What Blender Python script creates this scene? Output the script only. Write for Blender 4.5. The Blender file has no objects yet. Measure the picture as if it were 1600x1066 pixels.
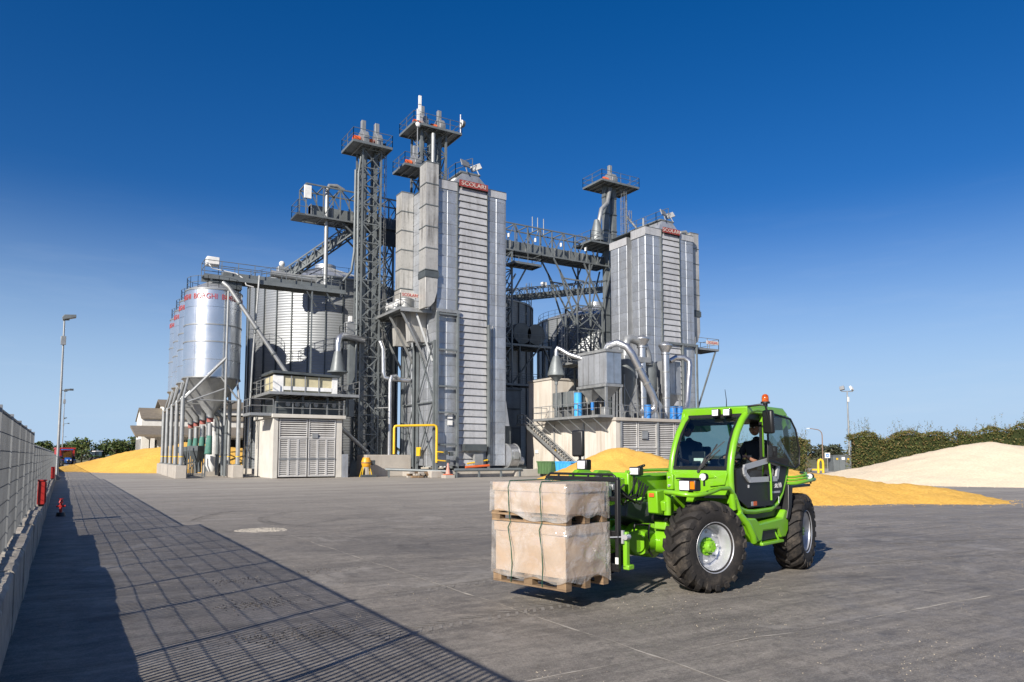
import bpy, bmesh, math, random
from mathutils import Vector, Matrix, noise as mnoise
random.seed(7)
R = math.radians
SC = bpy.context.scene
COL = SC.collection
# ------------------------------------------------------------------ camera, sky, sun, exposure
YAW = math.atan2(700, 1140)
cam = bpy.data.objects.new('camera', bpy.data.cameras.new('camera'))
COL.objects.link(cam)
cam.location = (0, 0, 1.8)
cam.rotation_euler = (R(90 + 4.5), 0, -YAW)
cam.data.sensor_width = 36
cam.data.lens = 36 * 1140 / 1600
cam.data.shift_y = 89 / 1600
cam.data.clip_start = 0.05
cam.data.clip_end = 6000
SC.camera = cam
SUN_EL = R(28)
SD = Vector((.864, .504, 0)).normalized()            # direction in which shadows fall
sun = bpy.data.objects.new('sun', bpy.data.lights.new('sun', 'SUN'))
COL.objects.link(sun)
sun.data.energy = 5.0
sun.data.angle = R(.5)
sun.data.color = (1, .93, .83)
sdir = Vector((SD.x * math.cos(SUN_EL), SD.y * math.cos(SUN_EL), -math.sin(SUN_EL)))
sun.rotation_euler = sdir.to_track_quat('-Z', 'Y').to_euler()
W = bpy.data.worlds.new('World')
SC.world = W
W.use_nodes = True
nt = W.node_tree
sky = nt.nodes.new('ShaderNodeTexSky')
sky.sky_type = 'NISHITA'
sky.sun_disc = False
sky.sun_elevation = SUN_EL
sky.sun_rotation = math.atan2(-SD.x, -SD.y)
sky.altitude = 0
sky.air_density = 1.0
sky.dust_density = .6
sky.ozone_density = 3.5
bg = nt.nodes['Background']
bg.inputs[1].default_value = .057
hs = nt.nodes.new('ShaderNodeHueSaturation')
hs.inputs['Saturation'].default_value = 1.38
nt.links.new(sky.outputs[0], hs.inputs['Color'])
tint = nt.nodes.new('ShaderNodeMix'); tint.data_type = 'RGBA'; tint.blend_type = 'MULTIPLY'; tint.inputs[0].default_value = 1
nt.links.new(hs.outputs[0], tint.inputs[6]); tint.inputs[7].default_value = (1, .92, 1.16, 1)
tco = nt.nodes.new('ShaderNodeTexCoord'); sep = nt.nodes.new('ShaderNodeSeparateXYZ'); nt.links.new(tco.outputs['Generated'], sep.inputs[0])
rg = nt.nodes.new('ShaderNodeMapRange'); rg.interpolation_type = 'SMOOTHSTEP'        # pale blue air low over the horizon, all the way round
rg.inputs[1].default_value = -.02; rg.inputs[2].default_value = .34; rg.inputs[3].default_value = .95; rg.inputs[4].default_value = 0
nt.links.new(sep.outputs[2], rg.inputs[0])
hz = nt.nodes.new('ShaderNodeMix'); hz.data_type = 'RGBA'
nt.links.new(rg.outputs[0], hz.inputs[0]); nt.links.new(tint.outputs[2], hz.inputs[6]); hz.inputs[7].default_value = (5.3, 7.5, 10.3, 1)
cmp_ = nt.nodes.new('ShaderNodeMapping'); cmp_.inputs['Scale'].default_value = (2.2, 2.2, 17); nt.links.new(tco.outputs['Generated'], cmp_.inputs[0])
cn_ = nt.nodes.new('ShaderNodeTexNoise'); cn_.inputs['Scale'].default_value = 2.6; cn_.inputs['Detail'].default_value = 8; cn_.inputs['Roughness'].default_value = .6
nt.links.new(cmp_.outputs[0], cn_.inputs['Vector'])
c1 = nt.nodes.new('ShaderNodeMapRange'); c1.inputs[1].default_value = .52; c1.inputs[2].default_value = .75; c1.inputs[4].default_value = .13; nt.links.new(cn_.outputs[0], c1.inputs[0])
c2_ = nt.nodes.new('ShaderNodeMapRange'); c2_.inputs[1].default_value = .0; c2_.inputs[2].default_value = .34; c2_.inputs[3].default_value = 1; c2_.inputs[4].default_value = .0; nt.links.new(sep.outputs[2], c2_.inputs[0])
c3 = nt.nodes.new('ShaderNodeMath'); c3.operation = 'MULTIPLY'; nt.links.new(c1.outputs[0], c3.inputs[0]); nt.links.new(c2_.outputs[0], c3.inputs[1])
cl_ = nt.nodes.new('ShaderNodeMix'); cl_.data_type = 'RGBA'; nt.links.new(c3.outputs[0], cl_.inputs[0]); nt.links.new(hz.outputs[2], cl_.inputs[6]); cl_.inputs[7].default_value = (7.6, 8.8, 10.2, 1)
nt.links.new(cl_.outputs[2], bg.inputs[0])
SC.view_settings.view_transform = 'Standard'
SC.view_settings.look = 'None'
SC.view_settings.gamma = 1
SC.view_settings.use_curve_mapping = False
SC.view_settings.exposure = 0.6

# ------------------------------------------------------------------ materials
def mat(name, c, c2=None, nscale=1.5, rough=.6, metal=0., bump=0., bscale=30., streak=0., scol=(.1, .09, .08), objr=0., spec=.5, dirt=0., coat=0., det=5):
    m = bpy.data.materials.new(name)
    m.use_nodes = True
    n, l = m.node_tree.nodes, m.node_tree.links
    b = n['Principled BSDF']
    geo = n.new('ShaderNodeNewGeometry')
    def noise(scale, detail, vec=None, rgh=.55):
        t = n.new('ShaderNodeTexNoise')
        t.inputs['Scale'].default_value = scale
        t.inputs['Detail'].default_value = detail
        t.inputs['Roughness'].default_value = rgh
        l.new(vec if vec else geo.outputs['Position'], t.inputs['Vector'])
        return t
    def ramp(src, a, bb):
        r = n.new('ShaderNodeMapRange')
        r.inputs[1].default_value = a
        r.inputs[2].default_value = bb
        l.new(src, r.inputs[0])
        return r.outputs[0]
    def mix(fac, a, bb, blend='MIX'):
        x = n.new('ShaderNodeMix')
        x.data_type = 'RGBA'
        x.blend_type = blend
        if isinstance(fac, float): x.inputs[0].default_value = fac
        else: l.new(fac, x.inputs[0])
        for i, v in ((6, a), (7, bb)):
            if isinstance(v, tuple): x.inputs[i].default_value = (*v[:3], 1)
            else: l.new(v, x.inputs[i])
        return x.outputs[2]
    if c2 is None: c2 = tuple(v * .78 for v in c)
    t = noise(nscale, det)
    col = mix(ramp(t.outputs[0], .3, .7), c2, c)
    if objr:
        oi = n.new('ShaderNodeObjectInfo')
        mr = n.new('ShaderNodeMapRange')
        mr.inputs[3].default_value = 1 - objr
        mr.inputs[4].default_value = 1 + objr * .4
        l.new(oi.outputs['Random'], mr.inputs[0])
        cb = n.new('ShaderNodeCombineColor')
        for i in range(3): l.new(mr.outputs[0], cb.inputs[i])
        col = mix(1., col, cb.outputs[0], 'MULTIPLY')
    if streak:
        mp = n.new('ShaderNodeMapping')
        mp.inputs['Scale'].default_value = (1, 1, .07)
        l.new(geo.outputs['Position'], mp.inputs[0])
        s1 = noise(2.2, 6, mp.outputs[0], .65)
        s2 = noise(.35, 3)
        mm = n.new('ShaderNodeMath'); mm.operation = 'MULTIPLY'
        l.new(ramp(s1.outputs[0], .46, .68), mm.inputs[0])
        l.new(ramp(s2.outputs[0], .35, .65), mm.inputs[1])
        mk = n.new('ShaderNodeMath'); mk.operation = 'MULTIPLY'
        l.new(mm.outputs[0], mk.inputs[0]); mk.inputs[1].default_value = streak
        col = mix(mk.outputs[0], col, scol)
    if dirt:
        d1 = noise(4.5, 8, None, .7)
        mk = n.new('ShaderNodeMath'); mk.operation = 'MULTIPLY'
        l.new(ramp(d1.outputs[0], .5, .72), mk.inputs[0]); mk.inputs[1].default_value = dirt
        col = mix(mk.outputs[0], col, scol)
    l.new(col, b.inputs['Base Color'])
    rn = noise(nscale * 3.1, 3)
    rr = n.new('ShaderNodeMapRange')
    rr.inputs[3].default_value = max(.03, rough - .09)
    rr.inputs[4].default_value = min(1, rough + .09)
    l.new(rn.outputs[0], rr.inputs[0])
    l.new(rr.outputs[0], b.inputs['Roughness'])
    b.inputs['Metallic'].default_value = metal
    b.inputs['Specular IOR Level'].default_value = spec
    if coat:
        b.inputs['Coat Weight'].default_value = coat
        b.inputs['Coat Roughness'].default_value = .12
    if bump:
        bt = noise(bscale, 6, None, .6)
        bp = n.new('ShaderNodeBump')
        bp.inputs['Strength'].default_value = bump
        bp.inputs['Distance'].default_value = .02
        l.new(bt.outputs[0], bp.inputs['Height'])
        l.new(bp.outputs[0], b.inputs['Normal'])
    return m

def glassmat(name, tint, alpha, rough=.03, spec=.6):
    m = bpy.data.materials.new(name)
    m.use_nodes = True
    n, l = m.node_tree.nodes, m.node_tree.links
    out = n['Material Output']
    tr = n.new('ShaderNodeBsdfTransparent'); tr.inputs[0].default_value = (*tint, 1)
    gl = n.new('ShaderNodeBsdfGlossy'); gl.inputs['Roughness'].default_value = rough
    gl.inputs[0].default_value = (spec, spec, spec, 1)
    fr = n.new('ShaderNodeFresnel'); fr.inputs[0].default_value = 1.5
    mp = n.new('ShaderNodeMapRange'); mp.inputs[3].default_value = alpha; mp.inputs[4].default_value = 1
    l.new(fr.outputs[0], mp.inputs[0])
    mx = n.new('ShaderNodeMixShader')
    l.new(mp.outputs[0], mx.inputs[0]); l.new(tr.outputs[0], mx.inputs[1]); l.new(gl.outputs[0], mx.inputs[2])
    l.new(mx.outputs[0], out.inputs[0])
    return m

def filmmat():
    """creased clear shrink film: mostly see-through, hazy white, glossy folds"""
    m = bpy.data.materials.new('shrink_film')
    m.use_nodes = True
    n, l = m.node_tree.nodes, m.node_tree.links
    out = n['Material Output']; n.remove(n['Principled BSDF'])
    geo = n.new('ShaderNodeNewGeometry')
    nz = n.new('ShaderNodeTexNoise'); nz.inputs['Scale'].default_value = 4.5; nz.inputs['Detail'].default_value = 4
    nz.inputs['Distortion'].default_value = 1.6
    l.new(geo.outputs['Position'], nz.inputs['Vector'])
    bp = n.new('ShaderNodeBump'); bp.inputs['Strength'].default_value = .55; bp.inputs['Distance'].default_value = .05
    l.new(nz.outputs[0], bp.inputs['Height'])
    tr = n.new('ShaderNodeBsdfTransparent'); tr.inputs[0].default_value = (.97, .96, .95, 1)
    df = n.new('ShaderNodeBsdfDiffuse'); df.inputs[0].default_value = (.72, .675, .615, 1)
    gl = n.new('ShaderNodeBsdfGlossy'); gl.inputs['Roughness'].default_value = .14
    l.new(bp.outputs[0], gl.inputs['Normal']); l.new(bp.outputs[0], df.inputs['Normal'])
    n2 = n.new('ShaderNodeTexNoise'); n2.inputs['Scale'].default_value = 2.2; n2.inputs['Detail'].default_value = 5
    n2.inputs['Distortion'].default_value = 1
    l.new(geo.outputs['Position'], n2.inputs['Vector'])
    mr = n.new('ShaderNodeMapRange'); mr.inputs[1].default_value = .35; mr.inputs[2].default_value = .75
    mr.inputs[3].default_value = .12; mr.inputs[4].default_value = .5
    l.new(n2.outputs[0], mr.inputs[0])
    m1 = n.new('ShaderNodeMixShader'); l.new(mr.outputs[0], m1.inputs[0]); l.new(tr.outputs[0], m1.inputs[1]); l.new(df.outputs[0], m1.inputs[2])
    m2 = n.new('ShaderNodeMixShader'); m2.inputs[0].default_value = .15
    l.new(m1.outputs[0], m2.inputs[1]); l.new(gl.outputs[0], m2.inputs[2])
    l.new(m2.outputs[0], out.inputs[0])
    return m

def emit(name, c, s):
    m = bpy.data.materials.new(name); m.use_nodes = True
    b = m.node_tree.nodes['Principled BSDF']
    b.inputs['Base Color'].default_value = (*c, 1)
    b.inputs['Emission Color'].default_value = (*c, 1)
    b.inputs['Emission Strength'].default_value = s
    b.inputs['Roughness'].default_value = .2
    return m

M = {}
M['galv'] = mat('galvanised_sheet', (.48, .50, .53), (.38, .40, .42), nscale=.8, rough=.45, metal=.6, streak=.55, scol=(.16, .15, .14), objr=.14, dirt=.25, bump=.05, bscale=3)
M['galv_panel'] = mat('perforated_sheet', (.47, .50, .54), (.38, .405, .44), nscale=.6, rough=.44, metal=.6, streak=.6, scol=(.2, .195, .185), objr=.14, dirt=.42, bump=.06, bscale=4)
M['galv_slat'] = mat('slat_sheet', (.56, .56, .56), (.47, .47, .47), nscale=.5, rough=.5, metal=.35, streak=.5, scol=(.16, .15, .14), objr=.1, dirt=.25)
M['duct_sheet'] = mat('duct_sheet', (.50, .49, .46), (.42, .41, .385), nscale=.4, rough=.5, metal=.35, streak=1., scol=(.07, .062, .055), objr=.08, dirt=.3)
M['bright'] = mat('bright_steel', (.66, .69, .73), (.55, .58, .62), nscale=.5, rough=.3, metal=.85, streak=.15, scol=(.3, .3, .3), bump=.03, bscale=1.2)
M['tube'] = mat('bright_tube', (.56, .57, .59), (.42, .43, .44), nscale=2, rough=.32, metal=.85, streak=.2)
M['corr'] = mat('corrugated_steel', (.31, .325, .335), (.25, .265, .275), nscale=.25, rough=.5, metal=.5, streak=.35, scol=(.25, .25, .25))
M['steel'] = mat('grey_painted_steel', (.18, .20, .205), (.125, .14, .145), nscale=1.2, rough=.5, metal=.25, streak=.25, scol=(.06, .05, .045))
M['dsteel'] = mat('dark_steel', (.10, .115, .12), (.06, .07, .075), nscale=1.2, rough=.5, metal=.3, streak=.2)
M['lsteel'] = mat('light_steel', (.36, .37, .37), (.26, .27, .27), nscale=2, rough=.48, metal=.5, streak=.3)
M['conc'] = mat('concrete', (.42, .39, .345), (.34, .315, .28), nscale=.9, rough=.9, streak=.6, scol=(.26, .21, .16), bump=.3, bscale=14, dirt=.2, spec=.2)
M['conc_d'] = mat('old_concrete', (.50, .455, .385), (.30, .27, .235), nscale=2.5, rough=.93, bump=.8, bscale=18, dirt=.5, scol=(.08, .075, .065), spec=.2)
M['conc_w'] = mat('wall_plaster', (.56, .52, .46), (.48, .445, .39), nscale=.7, rough=.9, streak=.75, scol=(.27, .21, .15), spec=.2)
M['red'] = mat('red_paint', (.42, .025, .02), rough=.4, dirt=.2)
M['redsign'] = mat('red_sign', (.26, .035, .03), rough=.6, dirt=.6, scol=(.3, .22, .2))
M['redink'] = mat('red_ink', (.45, .06, .05), rough=.6)
M['white'] = mat('white_paint', (.78, .78, .76), rough=.45, dirt=.15)
M['orange'] = mat('orange_paint', (.65, .12, .03), rough=.45)
M['yellow'] = mat('yellow_paint', (.75, .48, .02), (.66, .4, .02), rough=.4, dirt=.25)
M['blue'] = mat('blue_paint', (.03, .2, .55), rough=.4)
M['skyblue'] = mat('blue_tank', (.06, .36, .72), rough=.4)
M['teal'] = mat('green_sleeve', (.06, .19, .15), rough=.8, dirt=.5, scol=(.2, .2, .18))
M['conc_l'] = mat('pale_concrete', (.55, .53, .48), (.47, .45, .41), nscale=.9, rough=.9, streak=.4, scol=(.3, .27, .22), bump=.2, bscale=14, spec=.2)
M['mesh'] = mat('fence_mesh', (.17, .18, .19), (.11, .115, .12), rough=.55, metal=.3)
M['collar'] = mat('faded_red', (.34, .10, .08), rough=.7, dirt=.4)
M['binG'] = mat('green_bin', (.08, .16, .06), rough=.6, dirt=.4)
M['black'] = mat('black_plastic', (.012, .012, .013), (.008, .008, .009), rough=.42)
M['rubber'] = mat('tyre_rubber', (.024, .021, .019), (.013, .012, .012), nscale=6, rough=.78, bump=.25, bscale=60, dirt=.85, scol=(.10, .083, .066), spec=.35)
M['green'] = mat('green_paint', (.17, .42, .010), (.155, .39, .009), nscale=2, rough=.33, coat=.3, dirt=.34, scol=(.25, .29, .12))
M['rim'] = mat('silver_rim', (.58, .59, .61), (.52, .53, .55), rough=.36, metal=.6, dirt=.0)
M['grey_trim'] = mat('grey_trim', (.45, .46, .47), rough=.4, metal=.2)
M['hose'] = mat('rubber_hose', (.015, .015, .015), rough=.5)
M['wood'] = mat('pallet_wood', (.30, .20, .11), (.17, .11, .065), nscale=7, rough=.85, dirt=.4, scol=(.12, .08, .05), objr=.35)
M['card'] = mat('cardboard', (.58, .43, .295), (.51, .37, .245), nscale=2, rough=.85, dirt=.12, scol=(.42, .28, .18))
M['strap'] = mat('green_strap', (.03, .11, .07), rough=.5)
M['film'] = filmmat()
M['glass'] = glassmat('cab_glass', (.72, .86, .82), .08)
M['glass_dark'] = glassmat('tinted_glass', (.30, .38, .40), .10)
M['lens'] = mat('clear_lens', (.85, .86, .88), (.6, .6, .62), nscale=60, rough=.12, metal=.2)
M['amber'] = mat('amber_lens', (.75, .2, .01), rough=.15)
M['ambdark'] = mat('beacon_lens', (.60, .13, .01), (.25, .03, .005), nscale=25, rough=.1)
M['mirror'] = mat('mirror', (.8, .8, .8), rough=.06, metal=1)
M['cloth'] = mat('dark_clothing', (.02, .024, .035), rough=.9)
M['skin'] = mat('skin', (.48, .24, .15), rough=.55)
M['hair'] = mat('dark_hair', (.02, .013, .01), rough=.6)
M['tblue'] = mat('tractor_blue', (.02, .10, .36), rough=.35)
M['tile'] = mat('roof_sheet', (.2, .17, .13), rough=.85, streak=.4)
M['dark'] = mat('dark_interior', (.012, .012, .013), rough=.9)
M['bark'] = mat('bark', (.11, .08, .055), (.06, .045, .03), nscale=6, rough=.95, bump=.5)
def leafmat(name, a, b, c):
    m = mat(name, a, b, nscale=1.3, rough=.6, spec=.3)
    n, l = m.node_tree.nodes, m.node_tree.links
    bs = n['Principled BSDF']
    src = bs.inputs['Base Color'].links[0].from_socket
    at = n.new('ShaderNodeAttribute'); at.attribute_name = 'tone'
    x = n.new('ShaderNodeMix'); x.data_type = 'RGBA'
    l.new(at.outputs['Fac'], x.inputs[0]); l.new(src, x.inputs[6]); x.inputs[7].default_value = (*c, 1)
    l.new(x.outputs[2], bs.inputs['Base Color'])
    return m
M['leaf'] = leafmat('hedge_leaf', (.085, .11, .026), (.055, .08, .018), (.19, .11, .045))
M['leaf2'] = leafmat('tree_leaf', (.06, .10, .025), (.035, .065, .016), (.11, .11, .035))
M['leaf3'] = leafmat('far_leaf', (.05, .065, .035), (.035, .05, .03), (.08, .07, .04))

def grain(name, a, b, c, bs):
    m = mat(name, a, b, nscale=1.1, rough=.8, spec=.25, det=8)
    n, l = m.node_tree.nodes, m.node_tree.links
    p = n['Principled BSDF']; src = p.inputs['Base Color'].links[0].from_socket
    geo = [x for x in n if x.type == 'NEW_GEOMETRY'][0]
    v = n.new('ShaderNodeTexVoronoi'); v.inputs['Scale'].default_value = bs
    l.new(geo.outputs['Position'], v.inputs['Vector'])
    x = n.new('ShaderNodeMix'); x.data_type = 'RGBA'
    mr = n.new('ShaderNodeMapRange'); mr.inputs[1].default_value = .25; mr.inputs[2].default_value = .75; mr.inputs[4].default_value = .55
    l.new(v.outputs['Distance'], mr.inputs[0]); l.new(mr.outputs[0], x.inputs[0])
    l.new(src, x.inputs[6]); x.inputs[7].default_value = (*c, 1)
    l.new(x.outputs[2], p.inputs['Base Color'])
    nz = n.new('ShaderNodeTexNoise'); nz.inputs['Scale'].default_value = 7; nz.inputs['Detail'].default_value = 9; nz.inputs['Roughness'].default_value = .75
    l.new(geo.outputs['Position'], nz.inputs['Vector'])
    bp = n.new('ShaderNodeBump'); bp.inputs['Strength'].default_value = .55; bp.inputs['Distance'].default_value = .08
    l.new(nz.outputs[0], bp.inputs['Height']); l.new(bp.outputs[0], p.inputs['Normal'])
    return m
M['corn'] = grain('corn_grain', (.74, .45, .10), (.68, .40, .08), (.54, .30, .055), 9)
M['pale'] = grain('pale_grain', (.76, .65, .48), (.72, .61, .44), (.62, .51, .36), 8)

def asphalt():
    m = bpy.data.materials.new('yard_concrete'); m.use_nodes = True
    n, l = m.node_tree.nodes, m.node_tree.links
    p = n['Principled BSDF']
    geo = n.new('ShaderNodeNewGeometry')
    def nz(s, d, r=.6, mp=None, dist=0):
        t = n.new('ShaderNodeTexNoise'); t.inputs['Scale'].default_value = s; t.inputs['Detail'].default_value = d
        t.inputs['Roughness'].default_value = r; t.inputs['Distortion'].default_value = dist
        if mp:
            g = n.new('ShaderNodeMapping'); g.inputs['Scale'].default_value = mp[0]; g.inputs['Rotation'].default_value = (0, 0, mp[1])
            l.new(geo.outputs['Position'], g.inputs[0]); l.new(g.outputs[0], t.inputs['Vector'])
        else: l.new(geo.outputs['Position'], t.inputs['Vector'])
        return t.outputs[0]
    def mr(s, a, b, c=0, d=1):
        x = n.new('ShaderNodeMapRange'); x.inputs[1].default_value = a; x.inputs[2].default_value = b; x.inputs[3].default_value = c; x.inputs[4].default_value = d
        l.new(s, x.inputs[0]); return x.outputs[0]
    def mix(f, a, b, bl='MIX'):
        x = n.new('ShaderNodeMix'); x.data_type = 'RGBA'; x.blend_type = bl
        if isinstance(f, float): x.inputs[0].default_value = f
        else: l.new(f, x.inputs[0])
        for i, v in ((6, a), (7, b)):
            if isinstance(v, tuple): x.inputs[i].default_value = (*v, 1)
            else: l.new(v, x.inputs[i])
        return x.outputs[2]
    c = mix(mr(nz(.12, 5), .35, .65), (0.237, 0.212, 0.180), (0.305, 0.274, 0.235))
    c = mix(mr(nz(.9, 8, .7), .40, .7, 0, .65), c, (0.118, 0.107, 0.095))
    # rubbed tyre streaks run mostly along X, some along Y and diagonals
    c = mix(mr(nz(1.0, 9, .75, ((.30, 4.2, 1), .12), .5), .47, .66, 0, .75), c, (0.070, 0.064, 0.059))
    c = mix(mr(nz(1.0, 9, .75, ((.22, 3.0, 1), -.5), .6), .52, .70, 0, .6), c, (0.074, 0.069, 0.063))
    c = mix(mr(nz(1.0, 9, .75, ((.30, 5.0, 1), .95), .5), .52, .68, 0, .6), c, (0.337, 0.305, 0.257))
    c = mix(mr(nz(1.0, 9, .75, ((.22, 6.0, 1), .3), .3), .54, .70, 0, .6), c, (0.362, 0.324, 0.270))
    c = mix(mr(nz(6.5, 7, .8), .46, .60, 0, .6), c, (0.088, 0.080, 0.070))
    c = mix(mr(nz(9, 7, .8, ((1, 2.2, 1), .2)), .54, .66, 0, .55), c, (0.374, 0.343, 0.295))
    c = mix(mr(nz(38, 4, .8), .42, .60, 0, .5), c, (0.096, 0.087, 0.075))
    c = mix(mr(nz(75, 3, .8), .52, .66, 0, .6), c, (0.374, 0.343, 0.295))
    c = mix(mr(nz(26, 5, .85), .66, .69, 0, .7), c, (0.524, 0.461, 0.356))
    c = mix(mr(nz(.23, 7, .72, None, .8), .50, .60, 0, .42), c, (0.096, 0.090, 0.084))
    c = mix(mr(nz(.31, 7, .75, None, 1.5), .56, .62, 0, .38), c, (0.337, 0.312, 0.277))
    c = mix(mr(nz(.17, 8, .75, None, 2.2), .57, .63, 0, .5), c, (.07, .065, .06))
    c = mix(mr(nz(.8, 7, .7, None, 2.5), .64, .69, 0, .6), c, (.06, .056, .052))
    c = mix(mr(nz(.45, 6, .7, None, 1.2), .58, .70, 0, .7), c, (0.062, 0.057, 0.053))
    # pale dust trodden out in front of the plant
    sx = n.new('ShaderNodeSeparateXYZ'); l.new(geo.outputs['Position'], sx.inputs[0])
    dp = n.new('ShaderNodeMath'); dp.operation = 'ADD'
    k = n.new('ShaderNodeMath'); k.operation = 'MULTIPLY'; k.inputs[1].default_value = .55
    l.new(sx.outputs[0], k.inputs[0]); l.new(k.outputs[0], dp.inputs[0]); l.new(sx.outputs[1], dp.inputs[1])
    far = mr(dp.outputs[0], 18, 50, 0, .8)
    c = mix(far, c, mix(mr(nz(.35, 6, .65, ((.3, 1.6, 1), .6)), .35, .65), (.25, .228, .20), (.42, .385, .33)))
    l.new(c, p.inputs['Base Color'])
    l.new(mr(nz(1.7, 6), .3, .7, .55, .82), p.inputs['Roughness'])
    p.inputs['Specular IOR Level'].default_value = .35
    b = n.new('ShaderNodeBump'); b.inputs['Strength'].default_value = .5; b.inputs['Distance'].default_value = .006
    l.new(nz(45, 8, .75), b.inputs['Height']); l.new(b.outputs[0], p.inputs['Normal'])
    return m
M['yard'] = asphalt()
M['joint'] = mat('dusty_joint', (.46, .42, .355), (.30, .275, .235), nscale=3, rough=.95, det=8)
M['field'] = mat('field', (.20, .17, .11), (.12, .13, .06), nscale=.03, rough=1, spec=.1)

# ------------------------------------------------------------------ mesh builder
OFF = {}
class MB:
    def __init__(s): s.v = []; s.f = []
    def add(s, vs, fs):
        o = len(s.v); s.v += [tuple(v) for v in vs]; s.f += [tuple(i + o for i in f) for f in fs]; return s
    def box(s, x0, x1, y0, y1, z0, z1):
        return s.add([(x, y, z) for z in (z0, z1) for y in (y0, y1) for x in (x0, x1)],
                     [(0, 2, 3, 1), (4, 5, 7, 6), (0, 1, 5, 4), (2, 6, 7, 3), (0, 4, 6, 2), (1, 3, 7, 5)])
    def frame(s, p, q, up=None):
        p, q = Vector(p), Vector(q); d = (q - p)
        d.normalize()
        u = Vector(up) if up else (Vector((0, 0, 1)) if abs(d.z) < .95 else Vector((0, 1, 0)))
        a = d.cross(u); a.normalize(); b = a.cross(d); return p, q, a, b
    def bar(s, p, q, w, h=None, up=None):
        h = h or w
        p, q, a, b = s.frame(p, q, up)
        vs = [e + a * i * w / 2 + b * j * h / 2 for e in (p, q) for i, j in ((-1, -1), (1, -1), (1, 1), (-1, 1))]
        return s.add(vs, [(0, 1, 2, 3), (7, 6, 5, 4), (0, 4, 5, 1), (1, 5, 6, 2), (2, 6, 7, 3), (3, 7, 4, 0)])
    def tube(s, p, q, r, n=8, r2=None):
        r2 = r if r2 is None else r2
        p, q, a, b = s.frame(p, q)
        vs = [e + (a * math.cos(t) + b * math.sin(t)) * rr for e, rr in ((p, r), (q, r2)) for t in [2 * math.pi * i / n for i in range(n)]]
        fs = [(i, (i + 1) % n, n + (i + 1) % n, n + i) for i in range(n)]
        fs += [tuple(range(n))[::-1], tuple(range(n, 2 * n))]
        return s.add(vs, fs)
    def pipe(s, pts, r, n=10, caps=True):
        pts = [Vector(p) for p in pts]
        rs = r if isinstance(r, (list, tuple)) else [r] * len(pts)
        vs = []; a = None
        for i, p in enumerate(pts):
            d = (pts[min(i + 1, len(pts) - 1)] - pts[max(i - 1, 0)]).normalized()
            if a is None:
                u = Vector((0, 0, 1)) if abs(d.z) < .9 else Vector((1, 0, 0)); a = d.cross(u).normalized()
            else: a = (a - d * a.dot(d)).normalized()
            b = d.cross(a)
            vs += [p + (a * math.cos(t) + b * math.sin(t)) * rs[i] for t in [2 * math.pi * k / n for k in range(n)]]
        fs = []
        for i in range(len(pts) - 1):
            fs += [(i * n + k, i * n + (k + 1) % n, (i + 1) * n + (k + 1) % n, (i + 1) * n + k) for k in range(n)]
        if caps: fs += [tuple(range(n))[::-1], tuple(range((len(pts) - 1) * n, len(pts) * n))]
        return s.add(vs, fs)
    def lathe(s, prof, n=24, c=(0, 0, 0), axis='z', a0=0, a1=2 * math.pi):
        full = abs(a1 - a0) > 6.28
        m = n if full else n + 1
        vs = []
        for r, z in prof:
            for i in range(m):
                t = a0 + (a1 - a0) * i / n
                x, y = r * math.cos(t), r * math.sin(t)
                v = (x, y, z) if axis == 'z' else ((x, z, y) if axis == 'y' else (z, x, y))
                vs.append((v[0] + c[0], v[1] + c[1], v[2] + c[2]))
        fs = []
        for j in range(len(prof) - 1):
            for i in range(n):
                k = (i + 1) % m if full else i + 1
                fs.append((j * m + i, j * m + k, (j + 1) * m + k, (j + 1) * m + i))
        return s.add(vs, fs)
    def prism(s, poly, axis, a, b):
        def pt(u, v, w): return {'x': (w, u, v), 'y': (u, w, v), 'z': (u, v, w)}[axis]
        n = len(poly)
        vs = [pt(u, v, a) for u, v in poly] + [pt(u, v, b) for u, v in poly]
        fs = [(i, (i + 1) % n, n + (i + 1) % n, n + i) for i in range(n)] + [tuple(range(n))[::-1], tuple(range(n, 2 * n))]
        return s.add(vs, fs)
    def quad(s, *p): return s.add(p, [tuple(range(len(p)))])
    def sphere(s, c, r, n=10, sq=(1, 1, 1)):
        h = n // 2
        return s.add([(c[0] + r * sq[0] * math.sin(math.pi * j / h) * math.cos(2 * math.pi * i / n), c[1] + r * sq[1] * math.sin(math.pi * j / h) * math.sin(2 * math.pi * i / n), c[2] + r * sq[2] * math.cos(math.pi * j / h)) for j in range(h + 1) for i in range(n)],
                     [(j * n + i, j * n + (i + 1) % n, (j + 1) * n + (i + 1) % n, (j + 1) * n + i) for j in range(h) for i in range(n)])
    def railing(s, pts, h=1.1, sp=1.5, r=.03, mid=True, kick=False):
        for p, q in zip(pts[:-1], pts[1:]):
            p, q = Vector(p), Vector(q)
            k = max(1, round((q - p).length / sp))
            for i in range(k + 1):
                b = p.lerp(q, i / k); s.bar(b, b + Vector((0, 0, h)), r * 1.6, r * 1.6)
            for z in ((h, h * .52) if mid else (h,)):
                s.tube(p + Vector((0, 0, z)), q + Vector((0, 0, z)), r, 5)
            if kick: s.bar(p + Vector((0, 0, .08)), q + Vector((0, 0, .08)), .02, .16)
        return s
    def mesh(s, name, off=(0, 0, 0), smooth=None, recalc=True):
        me = bpy.data.meshes.new(name)
        o = off
        me.from_pydata([(v[0] - o[0], v[1] - o[1], v[2] - o[2]) for v in s.v], [], s.f)
        if recalc:
            bm = bmesh.new(); bm.from_mesh(me)
            bmesh.ops.recalc_face_normals(bm, faces=bm.faces)
            bm.to_mesh(me); bm.free()
        if smooth is not None:
            me.shade_smooth(); me.set_sharp_from_angle(angle=R(smooth))
        return me
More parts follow.
